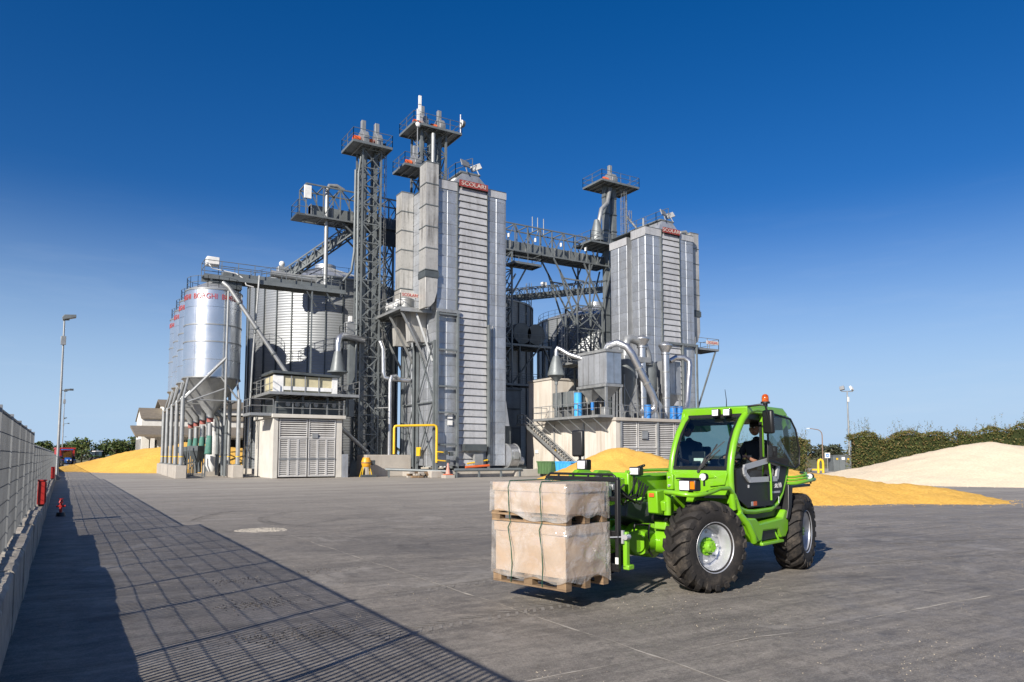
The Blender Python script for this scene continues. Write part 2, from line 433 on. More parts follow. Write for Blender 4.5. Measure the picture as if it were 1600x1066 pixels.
    def build(s, name, m, parent=None, smooth=None, bevel=0, kind=None, label=None, recalc=True, seg=2, local=False):
        off = OFF.get(parent.name, (0, 0, 0)) if parent else (0, 0, 0)
        me = s.mesh(name, (0, 0, 0) if local else off, smooth, recalc)
        me.materials.append(M[m] if isinstance(m, str) else m)
        o = bpy.data.objects.new(name, me); COL.objects.link(o)
        if parent: o.parent = parent; OFF[o.name] = off
        if bevel:
            bv = o.modifiers.new('bevel', 'BEVEL'); bv.width = bevel; bv.segments = seg; bv.limit_method = 'ANGLE'; bv.angle_limit = R(35)
            bv.harden_normals = False
            if smooth is None:
                me.shade_smooth(); me.set_sharp_from_angle(angle=R(40))
        if kind: o['kind'] = kind
        if label: o['label'] = label
        return o

def tag(o, label, cat, group=None):
    o['label'] = label; o['category'] = cat
    if group: o['group'] = group
    return o
def thing(name, label, cat, loc=(0, 0, 0), group=None, rotz=0, local=False):
    o = bpy.data.objects.new(name, None); COL.objects.link(o)
    o.empty_display_size = .3
    o.location = loc; o.rotation_euler = (0, 0, rotz)
    if not local: OFF[o.name] = tuple(loc)
    return tag(o, label, cat, group)
def struct(name, mb, m, **k):
    o = mb.build(name, m, **k); o['kind'] = 'structure'; return o
def piece(name, me, parent, loc, rot=None, scale=None):
    o = bpy.data.objects.new(name, me); COL.objects.link(o)
    off = OFF.get(parent.name, (0, 0, 0)); o.parent = parent
    o.location = (loc[0] - off[0], loc[1] - off[1], loc[2] - off[2])
    if rot: o.rotation_euler = rot
    if scale: o.scale = scale
    OFF[o.name] = off
    return o
def copy_tree(o, parent=None):
    c = o.copy(); COL.objects.link(c); c.parent = parent
    for ch in list(o.children): copy_tree(ch, c)
    return c
def textmesh(txt, size, extrude=.01, align='CENTER'):
    cu = bpy.data.curves.new('txt', 'FONT'); cu.body = txt; cu.size = size; cu.extrude = extrude; cu.align_x = align; cu.align_y = 'CENTER'
    cu.resolution_u = 3
    ob = bpy.data.objects.new('txt', cu); COL.objects.link(ob)
    dg = bpy.context.evaluated_depsgraph_get()
    me = bpy.data.meshes.new_from_object(ob.evaluated_get(dg))
    bpy.data.objects.remove(ob); bpy.data.curves.remove(cu)
    return me
def text(txt, size, m, parent, loc, rot, ext=.008, stretch=1, name='lettering'):
    me = textmesh(txt, size, ext); me.materials.clear(); me.materials.append(M[m]); me.name = name
    return piece(name, me, parent, loc, rot, (stretch, 1, 1))
def fbm(x, y, s=1.): return mnoise.fractal(Vector((x * s, y * s, 3.7)), 1., 2., 5)
M['mud'] = mat('dry_mud', (.05, .045, .04), (.09, .08, .07), nscale=9, rough=.95)
M['track'] = mat('dusty_track', (.24, .222, .197), (.15, .139, .124), nscale=5, rough=.95, det=8)
M['scuff'] = mat('rubber_scuff', (.055, .051, .048), (.10, .094, .088), nscale=4, rough=.8, det=8)
# ------------------------------------------------------------------ ground
def lin(a, b, st):
    k = max(1, round((b - a) / st)); return [a + (b - a) * i / k for i in range(k + 1)]
gx = [-60, -20] + lin(-5, -1, 1)[:-1] + lin(-1, 14, .3)[:-1] + lin(14, 40, 1.5)[:-1] + lin(40, 90, 10)
gy = [-60, -20] + lin(-6, 0, 1)[:-1] + lin(0, 26, .3)[:-1] + lin(26, 50, 1.5)[:-1] + lin(50, 170, 12)
g = MB()
for y in gy:
    for x in gx:
        z = 0
        if -1 < x < 14 and 0 < y < 26: z = .022 * mnoise.noise(Vector((x * .8, y * .55, 0))) + .010 * mnoise.noise(Vector((x * 2.1, y * 1.7, 5)))
        g.v.append((x, y, z))
nx = len(gx)
g.f = [(j * nx + i, j * nx + i + 1, (j + 1) * nx + i + 1, (j + 1) * nx + i) for j in range(len(gy) - 1) for i in range(nx - 1)]
yard = struct('yard_pavement', g, 'yard', smooth=60, recalc=False)
struct('ground', MB().quad((-4000, -4000, -.06), (4000, -4000, -.06), (4000, 4000, -.06), (-4000, 4000, -.06)), 'field', recalc=False)
def joint(p, q, w, name='slab_joint'):
    m = MB(); p, q = Vector((*p, 0)), Vector((*q, 0)); L = (q - p).length; d = (q - p) / L; s = Vector((-d.y, d.x, 0))
    k = int(L / .12); rnd = random.Random(int(p.x * 97 + q.y * 31))
    for i in range(k + 1):
        c = p + d * (L * i / k); c += s * (.012 * mnoise.noise(Vector((i * .21, p.x, 1))))
        gz = .022 * mnoise.noise(Vector((c.x * .8, c.y * .55, 0))) + .010 * mnoise.noise(Vector((c.x * 2.1, c.y * 1.7, 5))) if -1 < c.x < 14 and 0 < c.y < 26 else 0
        ww = w * max(.08, rnd.uniform(.1, 1.2) * (.55 + .9 * mnoise.noise(Vector((i * .17, q.y, 2)))))
        m.v += [tuple(c + s * ww / 2 + Vector((0, 0, gz + .003))), tuple(c - s * ww / 2 + Vector((0, 0, gz + .003)))]
    m.f = [(2 * i, 2 * i + 1, 2 * i + 3, 2 * i + 2) for i in range(k)]
    return m.build(name, 'joint', yard, recalc=False)
joint((2.6, 5.05), (34, 4.6), .042); joint((4.62, 2.5), (4.5, 17), .036); joint((9.6, 13.1), (40, 12.6), .035)
joint((12.4, 4.0), (12.2, 40), .035); joint((4.5, 21.2), (34, 20.8), .035)
def track(cx, cy, r, a0, a1, m, half=.16, seed=1):
    """prints of tyre lugs along an arc, worn away in places"""
    mb = MB(); rr = random.Random(seed); n = int(abs(a1 - a0) * r / .13)
    for i in range(n):
        a = a0 + (a1 - a0) * i / n
        if mnoise.noise(Vector((i * .045, seed, 0))) < -.12: continue
        for s in (-1, 1):
            if rr.random() < .12: continue
            da = .05 / r
            pts = []
            for q, e in ((.02, 0), (half, .10), (half, .15), (.02, .045)):
                rad = r + s * q + rr.gauss(0, .004); aa = a + (e + (.065 if s > 0 else 0)) / r
                x, y = cx + rad * math.cos(aa), cy + rad * math.sin(aa); pts.append((x, y, gz_at(x, y) + .0035))
            mb.quad(*pts)
    o = mb.build('tyre_track', m, yard, recalc=False); o['kind'] = 'stuff'
# spilled grain trodden over the yard: uncountable
sp = MB(); rnd = random.Random(3)
def gz_at(x, y): return .022 * mnoise.noise(Vector((x * .8, y * .55, 0))) + .010 * mnoise.noise(Vector((x * 2.1, y * 1.7, 5))) if -1 < x < 14 and 0 < y < 26 else 0
def kernel(m, x, y, s):
    a = rnd.uniform(0, 6.28); z = gz_at(x, y); c, d = math.cos(a) * s, math.sin(a) * s
    m.add([(x + c, y + d, z), (x - d * .6, y + c * .6, z), (x - c, y - d, z), (x + d * .6, y - c * .6, z), (x, y, z + s * .7)], [(0, 1, 4), (1, 2, 4), (2, 3, 4), (3, 0, 4)])
for i in range(9000):
    d = 4 + 26 * rnd.random() ** 1.4; a = rnd.uniform(-.55, .72)
    x, y = math.cos(YAW) * a * d + math.sin(YAW) * d, -math.sin(YAW) * a * d + math.cos(YAW) * d
    if x < 1 or fbm(x, y, .3) < -.05: continue
    kernel(sp, x, y, rnd.choice((.003, .0035, .004, .005, .007)) * rnd.uniform(.8, 1.2))
o = sp.build('spilled_grain', 'pale', kind='stuff', recalc=False); o['label'] = 'pale grain kernels scattered over the dark yard'; o['category'] = 'grain'
track(9.0, 20.5, 4.2, 2.2, 4.9, 'track', seed=2); track(9.0, 20.5, 6.0, 2.3, 4.7, 'track', seed=3)
track(8.0, -22, 29.5, 1.05, 1.75, 'track', seed=6); track(8.0, -22, 31.4, 1.05, 1.75, 'track', seed=7); 
# pale grit patch on the yard beside the fence shadow
gp = MB()
for i in range(1500):
    a = rnd.uniform(0, 6.28); q = math.sqrt(rnd.random())
    dx, dy = q * math.cos(a) * .62, q * math.sin(a) * .55
    kernel(gp, 4.15 + dx * .85 + dy * .5, 18.35 - dx * .52 + dy * .85, rnd.uniform(.006, .02))
o = gp.build('grit_patch', 'joint', kind='stuff', recalc=False); o['label'] = 'oval patch of pale grit on the dark yard'; o['category'] = 'grit'

db = MB()
for cx_, cy_, sx_, n_ in ((2.05, 9.3, .32, 260), (2.0, 7.6, .38, 420), (2.5, 7.5, .2, 90), (2.2, 11.2, .3, 120), (3.6, 11.5, .25, 90)):
    for i in range(n_): kernel(db, cx_ + rnd.gauss(0, sx_ * .8), cy_ + rnd.gauss(0, sx_ * .55), rnd.uniform(.004, .018))
o = db.build('mud_crumbs', 'mud', kind='stuff', recalc=False); o['label'] = 'dark mud crumbs dropped on the yard inside the fence shadow'; o['category'] = 'mud'
# ------------------------------------------------------------------ fence on its low wall
FX = -.57
def wall_block(x0, x1, y0, y1, z1, seed):
    """rough cast coping block with a broken arris"""
    m = MB(); k = max(2, int((y1 - y0) / .14)); rr = random.Random(seed)
    for i in range(k + 1):
        y = y0 + (y1 - y0) * i / k; n1 = .018 * mnoise.noise(Vector((y * 5, seed, 0))); n2 = .03 * max(0, mnoise.noise(Vector((y * 2.3, seed, 4))))
        m.v += [(x0, y, 0), (x0, y, z1 + n1), (x1 - .03 - n2, y, z1 + n1 * .6), (x1 + n1 * .3, y, z1 - .035 - n2), (x1 + .004, y, 0)]
    for i in range(k):
        for j in range(4): a = i * 5 + j; m.f.append((a, a + 1, a + 6, a + 5))
    m.f += [(0, 1, 2, 3, 4), tuple(k * 5 + j for j in (4, 3, 2, 1, 0))]
    return m
def fence(y0, y1, zw, zt, sp, label, fine, wlabel, cat='fence'):
    f = thing('mesh_fence', label, cat, (FX, y0, 0), 'grating fence sections along the yard edge')
    n = round((y1 - y0) / sp); sp = (y1 - y0) / n
    pm = MB().box(-.02, .045, -.022, .022, zw - .1, zt + .03).box(-.045, .045, -.05, .05, zw, zw + .02).mesh('post'); pm.materials.append(M['lsteel'])
    for i in range(n + 1): piece('post', pm, f, (FX, y0 + i * sp, 0))
    bm_ = MB(); nb = int(sp / (.0833 if fine else .1666))
    bw = .006 if fine else .012
    for i in range(1, nb):
        y = sp * i / nb; bm_.box(-.0275, .0275, y - bw / 2, y + bw / 2, zw + .06, zt - .02)
    bme = bm_.mesh('grating'); bme.materials.append(M['mesh'])
    nr = 8
    rm = MB()
    for k in range(1, nr):
        z = zw + .06 + (zt - zw - .08) * k / nr; rm.tube((0, .03, z), (0, sp - .03, z), .0055, 5)
    rme = rm.mesh('rods'); rme.materials.append(M['mesh'])
    em = MB().box(-.02, .02, .03, sp - .03, zt - .012, zt + .01).mesh('rail'); em.materials.append(M['steel'])
    em2 = MB().box(-.015, .015, .03, sp - .03, zw + .04, zw + .065).mesh('rail'); em2.materials.append(M['steel'])
    for i in range(n):
        for nm, me in (('grating_bars', bme), ('grating_rods', rme)):
            o = piece(nm, me, f, (FX, y0 + i * sp, 0)); o['kind'] = 'stuff'
        piece('rail', em, f, (FX, y0 + i * sp, 0)); piece('rail', em2, f, (FX, y0 + i * sp, 0))
    w = thing('fence_wall', wlabel, 'wall', (FX, y0, 0), 'low walls below the fence')
    y = y0; s = int(y0) + 20
    while y < y1 - .01:
        L = min(2.0 if y < 30 else 4.0, y1 - y)
        wall_block(FX - .10, FX + .21 + .01 * ((s * 7) % 3 - 1), y + .004, y + L - .006, zw + .01 * ((s * 5) % 4 - 1.5), s).build('concrete_block', 'conc_d', w)
        y += L; s += 1
fence(-5, 18.6, .64, 2.27, 2.0, 'near galvanised grating fence rising tallest on the rough concrete wall', True, 'near rough concrete wall with broken coping below the tall fence')
fence(18.7, 62, .46, 2.02, 2.0, 'lower galvanised grating fence running past the red hose boxes', True, 'lower concrete wall continuing behind the red hose boxes')
fence(62.2, 122, .40, 1.85, 2.4, 'farthest stretch of grating fence ending near the blue tractor', False, 'farthest low concrete wall leading towards the blue tractor')

# red hose boxes, hydrant, lamps along the fence
def hose_box(y, w, lab):
    t = thing('hose_box', lab, 'hose box', (FX + .2, y, 0), 'red hose boxes along the fence')
    MB().box(FX + .04, FX + .22, y, y + w, .5, 1.12).build('cabinet', 'red', t, bevel=.01)
    MB().box(FX + .225, FX + .24, y + .03, y + w - .03, .54, 1.08).build('door', 'red', t)
    MB().box(FX + .02, FX + .24, y - .02, y + w + .02, 1.12, 1.15).build('lid', 'red', t)
    for yy in (y + .04, y + w - .08): MB().box(FX + .06, FX + .2, yy, yy + .04, .46, .5).build('foot', 'black', t)
hose_box(23.2, .38, 'nearest red steel hose box standing against the fence')
hose_box(49.0, .5, 'farther red steel hose box by the fence lamp post')
h = thing('hydrant', 'small red standpipe hydrant in the fence shadow', 'hydrant', (.02, 25.6, 0))
MB().tube((.02, 25.6, .12), (.02, 25.6, .42), .04, 12).tube((.02, 25.6, .40), (.02, 25.6, .46), .07, 12, .05).build('barrel', 'red', h, smooth=40)
MB().tube((-.10, 25.6, .30), (.14, 25.6, .30), .032, 10).tube((.02, 25.5, .30), (.02, 25.42, .30), .03, 10).build('outlet', 'red', h, smooth=40)
MB().tube((.02, 25.6, 0), (.02, 25.6, .12), .13, 12, .10).build('flange', 'black', h, smooth=40)
MB().sphere((.02, 25.6, .47), .05, 10, (1, 1, .7)).bar((-.05, 25.6, .52), (.09, 25.6, .52), .02).build('cap', 'red', h, smooth=40)
def lamp_post(x, y, hgt, lab, r=.09):
    t = thing('lamp_post', lab, 'lamp post', (x, y, 0), 'lamp posts along the fence')
    MB().pipe([(x, y, 0), (x, y, hgt * .5), (x, y, hgt)], [r, r * .8, r * .55], 10).build('pole', 'lsteel', t, smooth=40)
    MB().box(x - .17, x + .17, y - .3, y - .12, hgt - 1.9, hgt - 1.25).build('control_box', 'lsteel', t, bevel=.02)
    MB().bar((x - .1, y, hgt), (x + .3, y - .3, hgt), .1).build('bracket', 'steel', t)
    fl = MB().prism([(-.1, -.05), (.75, .2), (.75, .4), (.0, .34), (-.15, .15)], 'y', -.5, -.02).build('floodlight', 'steel', t, bevel=.02, local=True)
    fl.location = (0, 0, hgt)
    MB().bar((x, y, 6.6), (x + .6, y - .1, 6.7), .05).box(x + .55, x + .8, y - .18, y - .02, 6.62, 6.76).build('camera_arm', 'dsteel', t)
    MB().box(x - .2, x + .2, y - .2, y + .2, 0, .3).build('footing', 'conc', t)
lamp_post(-.30, 63.5, 11.9, 'nearest grey lamp post by the fence with a tilted floodlight', .11)
lamp_post(-.1, 131, 11.6, 'second lamp post farther along the fence, partly behind the nearest')
lamp_post(-.15, 226, 11.4, 'farthest thin lamp post at the end of the fence line')

# ------------------------------------------------------------------ grain piles
def pile(name, lab, m, pts, x0, x1, y0, y1, st, hf):
    mb = MB(); nxx = int((x1 - x0) / st); nyy = int((y1 - y0) / st)
    hs = {}
    for j in range(nyy + 1):
        for i in range(nxx + 1):
            x = x0 + i * st; y = y0 + j * st; hs[i, j] = hf(x, y)
    idx = {}
    for j in range(nyy):
        for i in range(nxx):
            c = [(i, j), (i + 1, j), (i + 1, j + 1), (i, j + 1)]
            if max(hs[q] for q in c) <= 0.0: continue
            for q in c:
                if q not in idx: idx[q] = len(mb.v); mb.v.append((x0 + q[0] * st, y0 + q[1] * st, max(hs[q], -.03)))
            mb.f.append(tuple(idx[q] for q in c))
    t = thing(name, lab, 'grain pile', (*pts, 0), 'grain piles in the yard')
    mb.build('heap', m, t, smooth=80, recalc=False)
    # loose kernels thrown out around the foot
    k = MB(); rr = random.Random(len(mb.v)); base = [v for v in mb.v if v[2] < .12]
    for i in range(900):
        v = rr.choice(base); kernel(k, v[0] + rr.gauss(0, .5), v[1] + rr.gauss(0, .5), rr.uniform(.012, .03))
    o = k.build('loose_kernels', m, t, recalc=False); o['kind'] = 'stuff'
def cones(cs, amp=.12, sc=.5, slope=.55):
    def hf(x, y):
        h = -9
        for cx, cy, ch, sl in cs:
            d = math.hypot(x - cx, y - cy)
            v = ch - sl * math.sqrt(d * d + .8) + sl * .3
            if h < -5: h = v
            else:
                k = .12; e = max(k - abs(h - v), 0) / k; h = max(h, v) + e * e * k * .25
        return h + amp * fbm(x, y, sc) + .055 * fbm(x, y, 1.7) + .04 * fbm(x, y, 4)
    return hf
def ridge(a, b, ha, hb, sl):
    return [(a[0] + (b[0] - a[0]) * t, a[1] + (b[1] - a[1]) * t, ha + (hb - ha) * t, sl) for t in [i / 7 for i in range(8)]]
cy_, sy_ = math.cos(YAW), math.sin(YAW)
def RD(r, d): return (cy_ * r + sy_ * d, -sy_ * r + cy_ * d)
# ------------------------------------------------------------------ the piles (right, far right, centre, left)
pile('corn_pile', 'low orange corn pile behind the green loader, spreading to the right', 'corn', RD(14, 31), 18, 46, 8, 26, .22,
     cones(ridge(RD(10.8, 31.5), RD(14.6, 31.2), 1.45, .95, .30) + ridge(RD(14.6, 31.2), RD(15.8, 30.6), .80, .68, .30) + ridge(RD(15.8, 30.4), RD(17.3, 30.0), .78, .55, .26) + ridge(RD(17.0, 29.6), RD(17.9, 28.9), .40, .08, .19), .06, .5))
pile('pale_grain_pile', 'broad pale cream grain pile in front of the right hedge', 'pale', RD(30, 48), 34, 76, 4, 44, .35,
     cones(ridge(RD(25, 55), RD(30, 52), .75, 1.35, .22) + ridge(RD(30, 52), RD(33.2, 51), 1.45, 2.85, .27) + ridge(RD(33.2, 51), RD(44, 50), 2.9, 1.2, .27) + [(*RD(33, 47), 1.2, .24), (*RD(36, 46), 1.0, .24)], .14, .2))
pile('corn_pile', 'orange corn pile heaped against the louvred concrete store', 'corn', RD(7, 48), 20, 52, 24, 52, .25,
     cones([(*RD(7.0, 47.5), 2.55, .45), (*RD(8.3, 47.2), 2.3, .45), (*RD(5.2, 45.5), 1.0, .32), (*RD(11, 46.5), 1.3, .4), (*RD(9, 44.5), 1.1, .35)], .12, .4))
pile('corn_pile', 'bright yellow corn pile on the left beside the hopper silos', 'corn', RD(-37, 85), -2, 26, 78, 112, .35,
     cones(ridge(RD(-37.3, 84), RD(-46, 90), 3.35, 2.7, .36) + ridge(RD(-46, 90), RD(-51, 92), 2.3, .5, .24) + ridge(RD(-37, 83), RD(-30, 84), 3.5, 2.8, .4), .15, .3))

# ------------------------------------------------------------------ hopper silos
SR = 2.22
def hopper_silo(k, lab):
    cx, cy = 10.3 + .19 * k, 64.6 + 4.95 * k
    t = thing('hopper_silo', lab, 'silo', (cx, cy, 0), 'hopper silos standing in a row on steel legs')
    zs = [8.1, 9.55, 11.0, 12.4, 13.85, 15.3]
    for i in range(5):
        MB().lathe([(SR, zs[i] + .01), (SR, zs[i + 1] - .01)], 64, (cx, cy, 0)).build('shell_ring', 'bright', t, smooth=50, recalc=True)
    bands = [8.1, 11.0, 13.85] if k == 0 else [8.1, 11.0, 13.85]
    for z in (8.1, 9.55, 11.0, 12.4, 15.3):
        w = .05 if z in (8.1, 11.0, 12.4, 15.3) else .02
        MB().lathe([(SR - .01, z - w), (SR + w * .9, z - w), (SR + w * .9, z + w), (SR - .01, z + w)], 64, (cx, cy, 0)).build('hoop', 'lsteel', t, smooth=40)
    MB().lathe([(SR + .08, 8.02), (SR - .05, 7.95), (.3, 5.2), (.3, 4.9)], 48, (cx, cy, 0)).build('hopper', 'lsteel', t, smooth=40)
    MB().lathe([(SR + .06, 15.28), (SR - .1, 15.45), (.35, 16.35), (.35, 16.7), (0, 16.72)], 48, (cx, cy, 0)).build('roof', 'galv', t, smooth=40)
    rl = MB(); n = 16
    for i in range(n):
        a, b = 2 * math.pi * i / n, 2 * math.pi * (i + 1) / n
        p, q = [(cx + (SR - .1) * math.cos(u), cy + (SR - .1) * math.sin(u), 15.4) for u in (a, b)]
        rl.railing([p, q], 1.0, 2, .022)
    rl.build('railing', 'steel', t)
    # vertical seams
    for a in (2.6, 3.9, 5.2):
        s = MB(); c, d = math.cos(a), math.sin(a)
        s.bar((cx + c * (SR + .012), cy + d * (SR + .012), 8.1), (cx + c * (SR + .012), cy + d * (SR + .012), 15.3), .05, .02, (c, d, 0))
        s.build('seam', 'bright', t)
    # lettering round the top ring
    me = textmesh('BORGHI', .62, .01)
    for ci, a0 in enumerate([R(243 + 58 * q) for q in (-2, -1, 0, 1, 2)]):
        m2 = me.copy(); m2.materials.clear(); m2.materials.append(M['redink'])
        for v in m2.vertices:
            ang = a0 + v.co.x * .85 / SR; rr = SR + .034 + v.co.z
            v.co = (rr * math.cos(ang), rr * math.sin(ang), 14.66 + v.co.y)
        piece('lettering', m2, t, (cx, cy, 0))
    bpy.data.meshes.remove(me)
    # outlet tube with red collar and green sleeve under the cone
    MB().tube((cx, cy, 4.9), (cx, cy, 4.55), .26, 14).build('outlet_collar', 'collar', t, smooth=40)
    MB().tube((cx, cy, 4.45), (cx, cy, 2.7), .2, 12).build('outlet_tube', 'lsteel', t, smooth=40)
    MB().tube((cx, cy, 3.4), (cx - .1, cy - .2, 1.9), .22, 10, .3).build('loading_sleeve', 'teal', t, smooth=40)
for k, lab in enumerate(('nearest bright steel hopper silo with red lettering and the walkway above', 'second hopper silo of the row, just behind the nearest', 'third hopper silo of the row, half hidden by the second', 'farthest hopper silo of the row, next to the sky on the left')):
    hopper_silo(k, lab)
# legs in two rows, concrete footings
frame = thing('silo_support_frame', 'grey tubular legs and braces carrying the hopper silos', 'frame', (10.3, 72, 0))
for k in range(5):
    for side, X in ((0, 7.98), (1, 12.2)):
        x, y = X + .19 * (k - .5), 62.25 + 4.95 * k
        MB().tube((x, y, 1.0), (x, y, 6.35), .17, 12).build('leg', 'lsteel', frame, smooth=40)
        MB().tube((x, y, 1.0), (x, y, 1.09), .27, 12).build('base_plate', 'steel', frame)
        MB().tube((x, y, 1.66), (x, y, 1.74), .176, 12).build('marker_band', 'yellow', frame, smooth=40)
        cxs = 10.1 + .19 * k
        for kk in (k - 1, k):
            if 0 <= kk < 4:
                c = Vector((10.3 + .19 * kk, 64.6 + 4.95 * kk, 0)); d = Vector((x, y, 0)) - c; d.normalize()
                for sg in (-.5, .25) if True else ():
                    dd = Matrix.Rotation(sg * (1 if side else -1) * (1 if kk == k else -1), 3, 'Z') @ d
                    e = c + dd * (SR + .02) + Vector((0, 0, 8.15 if sg < 0 else 8.0))
                    MB().tube((x, y, 6.2), e, .1 if sg > 0 else .075, 8).build('brace', 'lsteel', frame, smooth=40)
    if k < 4:
        for X in (7.98, 12.2):
            MB().tube((X + .19 * (k - .5), 62.25 + 4.95 * k, 6.25), (X + .19 * (k + .5), 67.2 + 4.95 * k, 6.25), .075, 8).build('tie', 'lsteel', frame, smooth=40)
    MB().tube((7.98 + .19 * (k - .5), 62.25 + 4.95 * k, 6.2), (12.2 + .19 * (k - .5), 62.25 + 4.95 * k, 6.2), .06, 8).build('tie', 'lsteel', frame, smooth=40)
MB().tube((11.0, 62.22, 8.2), (11.0, 62.22, 15.2), .09, 8).tube((11.0, 62.2, 5.0), (11.0, 62.2, 8.2), .1, 8).build('standpipe', 'lsteel', frame, smooth=40)
MB().tube((8.0, 62.2, 6.3), (11.0, 62.15, 9.7), .11, 8).tube((11.0, 62.15, 9.7), (11.0, 62.15, 4.2), .1, 8).tube((11.0, 62.15, 7.2), (8.2, 62.2, 6.0), .07, 8).build('front_brace', 'lsteel', frame, smooth=40)
for X, lab in ((7.95, 'left row of concrete footings under the silo legs'), (12.15, 'right row of concrete footings under the silo legs')):
    f = thing('silo_footing', lab, 'footing', (X, 71, 0))
    for k in range(8):
        y = 61.6 + 2.48 * k; x = X + .19 * (y - 64.6) / 4.95
        MB().box(x - .4, x + .4, y, y + 2.4, 0, 1.02).build('concrete_block', 'conc', f, bevel=.03)
# things under the silos
t = thing('grain_cleaner', 'white bulging machine under the hopper silos', 'machine', (11.2, 68, 0))
MB().lathe([(.3, .4), (.55, .9), (.62, 2.4), (.55, 3.3), (.28, 3.9)], 20, (11.2, 68.5, 0)).build('drum', 'white', t, smooth=50)
MB().box(10.7, 11.7, 68, 69, 0, .4).build('plinth', 'conc', t)
MB().tube((11.2, 68.5, 3.9), (11.2, 68.5, 5.2), .22, 10).build('inlet', 'white', t, smooth=40)
for i, (x, y) in enumerate(((9.6, 66.5), (10.4, 70), (9.8, 74.5))):
    t = thing('grain_hopper', ('small grey grain chute frame under the nearest hopper silo', 'small grey grain chute frame under the second hopper silo', 'small grey grain chute frame under the third hopper silo')[i], 'hopper', (x, y, 0))
    MB().lathe([(.7, 2.6), (.7, 2.2), (.15, 1.2), (.15, .3)], 4, (x, y, 0)).build('bin', 'dsteel', t)
    for sx in (-.6, .6):
        for sy in (-.6, .6): MB().bar((x + sx, y + sy, 0), (x + sx, y + sy, 2.6), .09).build('leg', 'steel', t)
    MB().tube((x - .6, y - .6, .6), (x + .6, y + .6, 2.3), .04, 6).build('brace', 'steel', t)
t = thing('downpipe', 'tall thin galvanised pipe rising beside the nearest hopper silo', 'pipe', (13.1, 62.6, 0))
MB().pipe([(12.9, 62.8, .2), (13.2, 62.9, 10), (13.6, 63.1, 17)], .08, 8).build('tube', 'lsteel', t, smooth=40)
for z in (2.5, 7, 12): MB().tube((12.9 + z * .035, 62.83, z), (12.9 + z * .035, 62.83, z + .15), .11, 8).build('clamp', 'steel', t)

# ------------------------------------------------------------------ big corrugated silos
RB = 7.8; ZE = 19.3
cm = MB(); nseg = 80; prof = []
for i in range(int(ZE / .26)):
    z = i * .26; prof += [(RB + .010, z), (RB - .010, z + .13)]
prof.append((RB, ZE))
cm.lathe(prof, nseg); corr_me = cm.mesh('corrugated_wall', (0, 0, 0), 12, False); corr_me.materials.append(M['corr'])
roof_me = MB().lathe([(RB + .12, ZE - .12), (RB + .15, ZE + .02), (1.1, ZE + 2.5), (1.1, ZE + 3.0), (0, ZE + 3.1)], 48).mesh('roof', (0, 0, 0), 30, False); roof_me.materials.append(M['galv'])
rib_me = MB().bar((0, 0, 0), (0, 0, ZE), .12, .10).mesh('stiffener'); rib_me.materials.append(M['dsteel'])
rrib = MB().bar((RB + .1, 0, ZE + .08), (1.1, 0, ZE + 2.56), .06, .07).mesh('roof_rib'); rrib.materials.append(M['lsteel'])
for cx, cy, lab in ((23.5, 77, 'big corrugated round silo behind the lattice elevator, sunlit at its middle'), (41, 77, 'big dark corrugated silo in the shadow of the main dryer'), (60.5, 77, 'big corrugated silo half hidden by the right dryer')):
    t = thing('corrugated_silo', lab, 'silo', (cx, cy, 0), 'big corrugated silos in a row')
    piece('corrugated_wall', corr_me, t, (cx, cy, 0)); piece('roof', roof_me, t, (cx, cy, 0))
    for i in range(30):
        a = 2 * math.pi * i / 30 + .03
        piece('stiffener', rib_me, t, (cx + (RB + .06) * math.cos(a), cy + (RB + .06) * math.sin(a), 0), (0, 0, a))
        piece('roof_rib', rrib, t, (cx, cy, 0), (0, 0, a))
    MB().lathe([(RB + .4, 0), (RB + .4, .5), (RB, .5)], 48, (cx, cy, 0)).build('foundation', 'conc', t, smooth=30)
    rl = MB(); pts = [(cx + (RB - .1) * math.cos(2 * math.pi * i / 36), cy + (RB - .1) * math.sin(2 * math.pi * i / 36), ZE + .05) for i in range(37)]
    rl.railing(pts, 1.0, 3, .02); rl.build('railing', 'dsteel', t)

# ------------------------------------------------------------------ lattice helpers
def lattice(t, x0, x1, y0, y1, z0, z1, step, cw=.16, bw=.07, m='steel', cross=True):
    cs = [(x0, y0), (x1, y0), (x1, y1), (x0, y1)]
    for x, y in cs: MB().bar((x, y, z0), (x, y, z1), cw).build('column', m, t)
    n = max(1, round((z1 - z0) / step)); h = (z1 - z0) / n
    br = MB()
    for k in range(n):
        za, zb = z0 + k * h, z0 + (k + 1) * h
        for i in range(4):
            a, b = cs[i], cs[(i + 1) % 4]
            br.bar((*a, zb), (*b, zb), bw)
            if cross or k % 2 == 0: br.bar((*a, za), (*b, zb), bw)
            if cross or k % 2 == 1: br.bar((*b, za), (*a, zb), bw)
    br.build('bracing', m, t)
def platform(t, x0, x1, y0, y1, z, m='steel', h=1.1, rail=True, sides='nesw', joists=True):
    MB().box(x0, x1, y0, y1, z - .04, z).build('deck', 'steel', t)
    e = MB()
    for p, q in (((x0, y0), (x1, y0)), ((x1, y0), (x1, y1)), ((x1, y1), (x0, y1)), ((x0, y1), (x0, y0))):
        e.bar((*p, z - .10), (*q, z - .10), .08, .22)
    e.build('edge_beam', m, t)
    if joists:
        n = max(2, int((x1 - x0) / .8))
        for i in range(1, n):
            x = x0 + (x1 - x0) * i / n
            MB().bar((x, y0 + .06, z - .13), (x, y1 - .06, z - .13), .08, .15).build('joist', 'lsteel', t)
    if rail:
        r = MB()
        if 's' in sides: r.railing([(x0, y0, z), (x1, y0, z)], h)
        if 'e' in sides: r.railing([(x1, y0, z), (x1, y1, z)], h)
        if 'n' in sides: r.railing([(x1, y1, z), (x0, y1, z)], h)
        if 'w' in sides: r.railing([(x0, y1, z), (x0, y0, z)], h)
        r.build('railing', m, t)
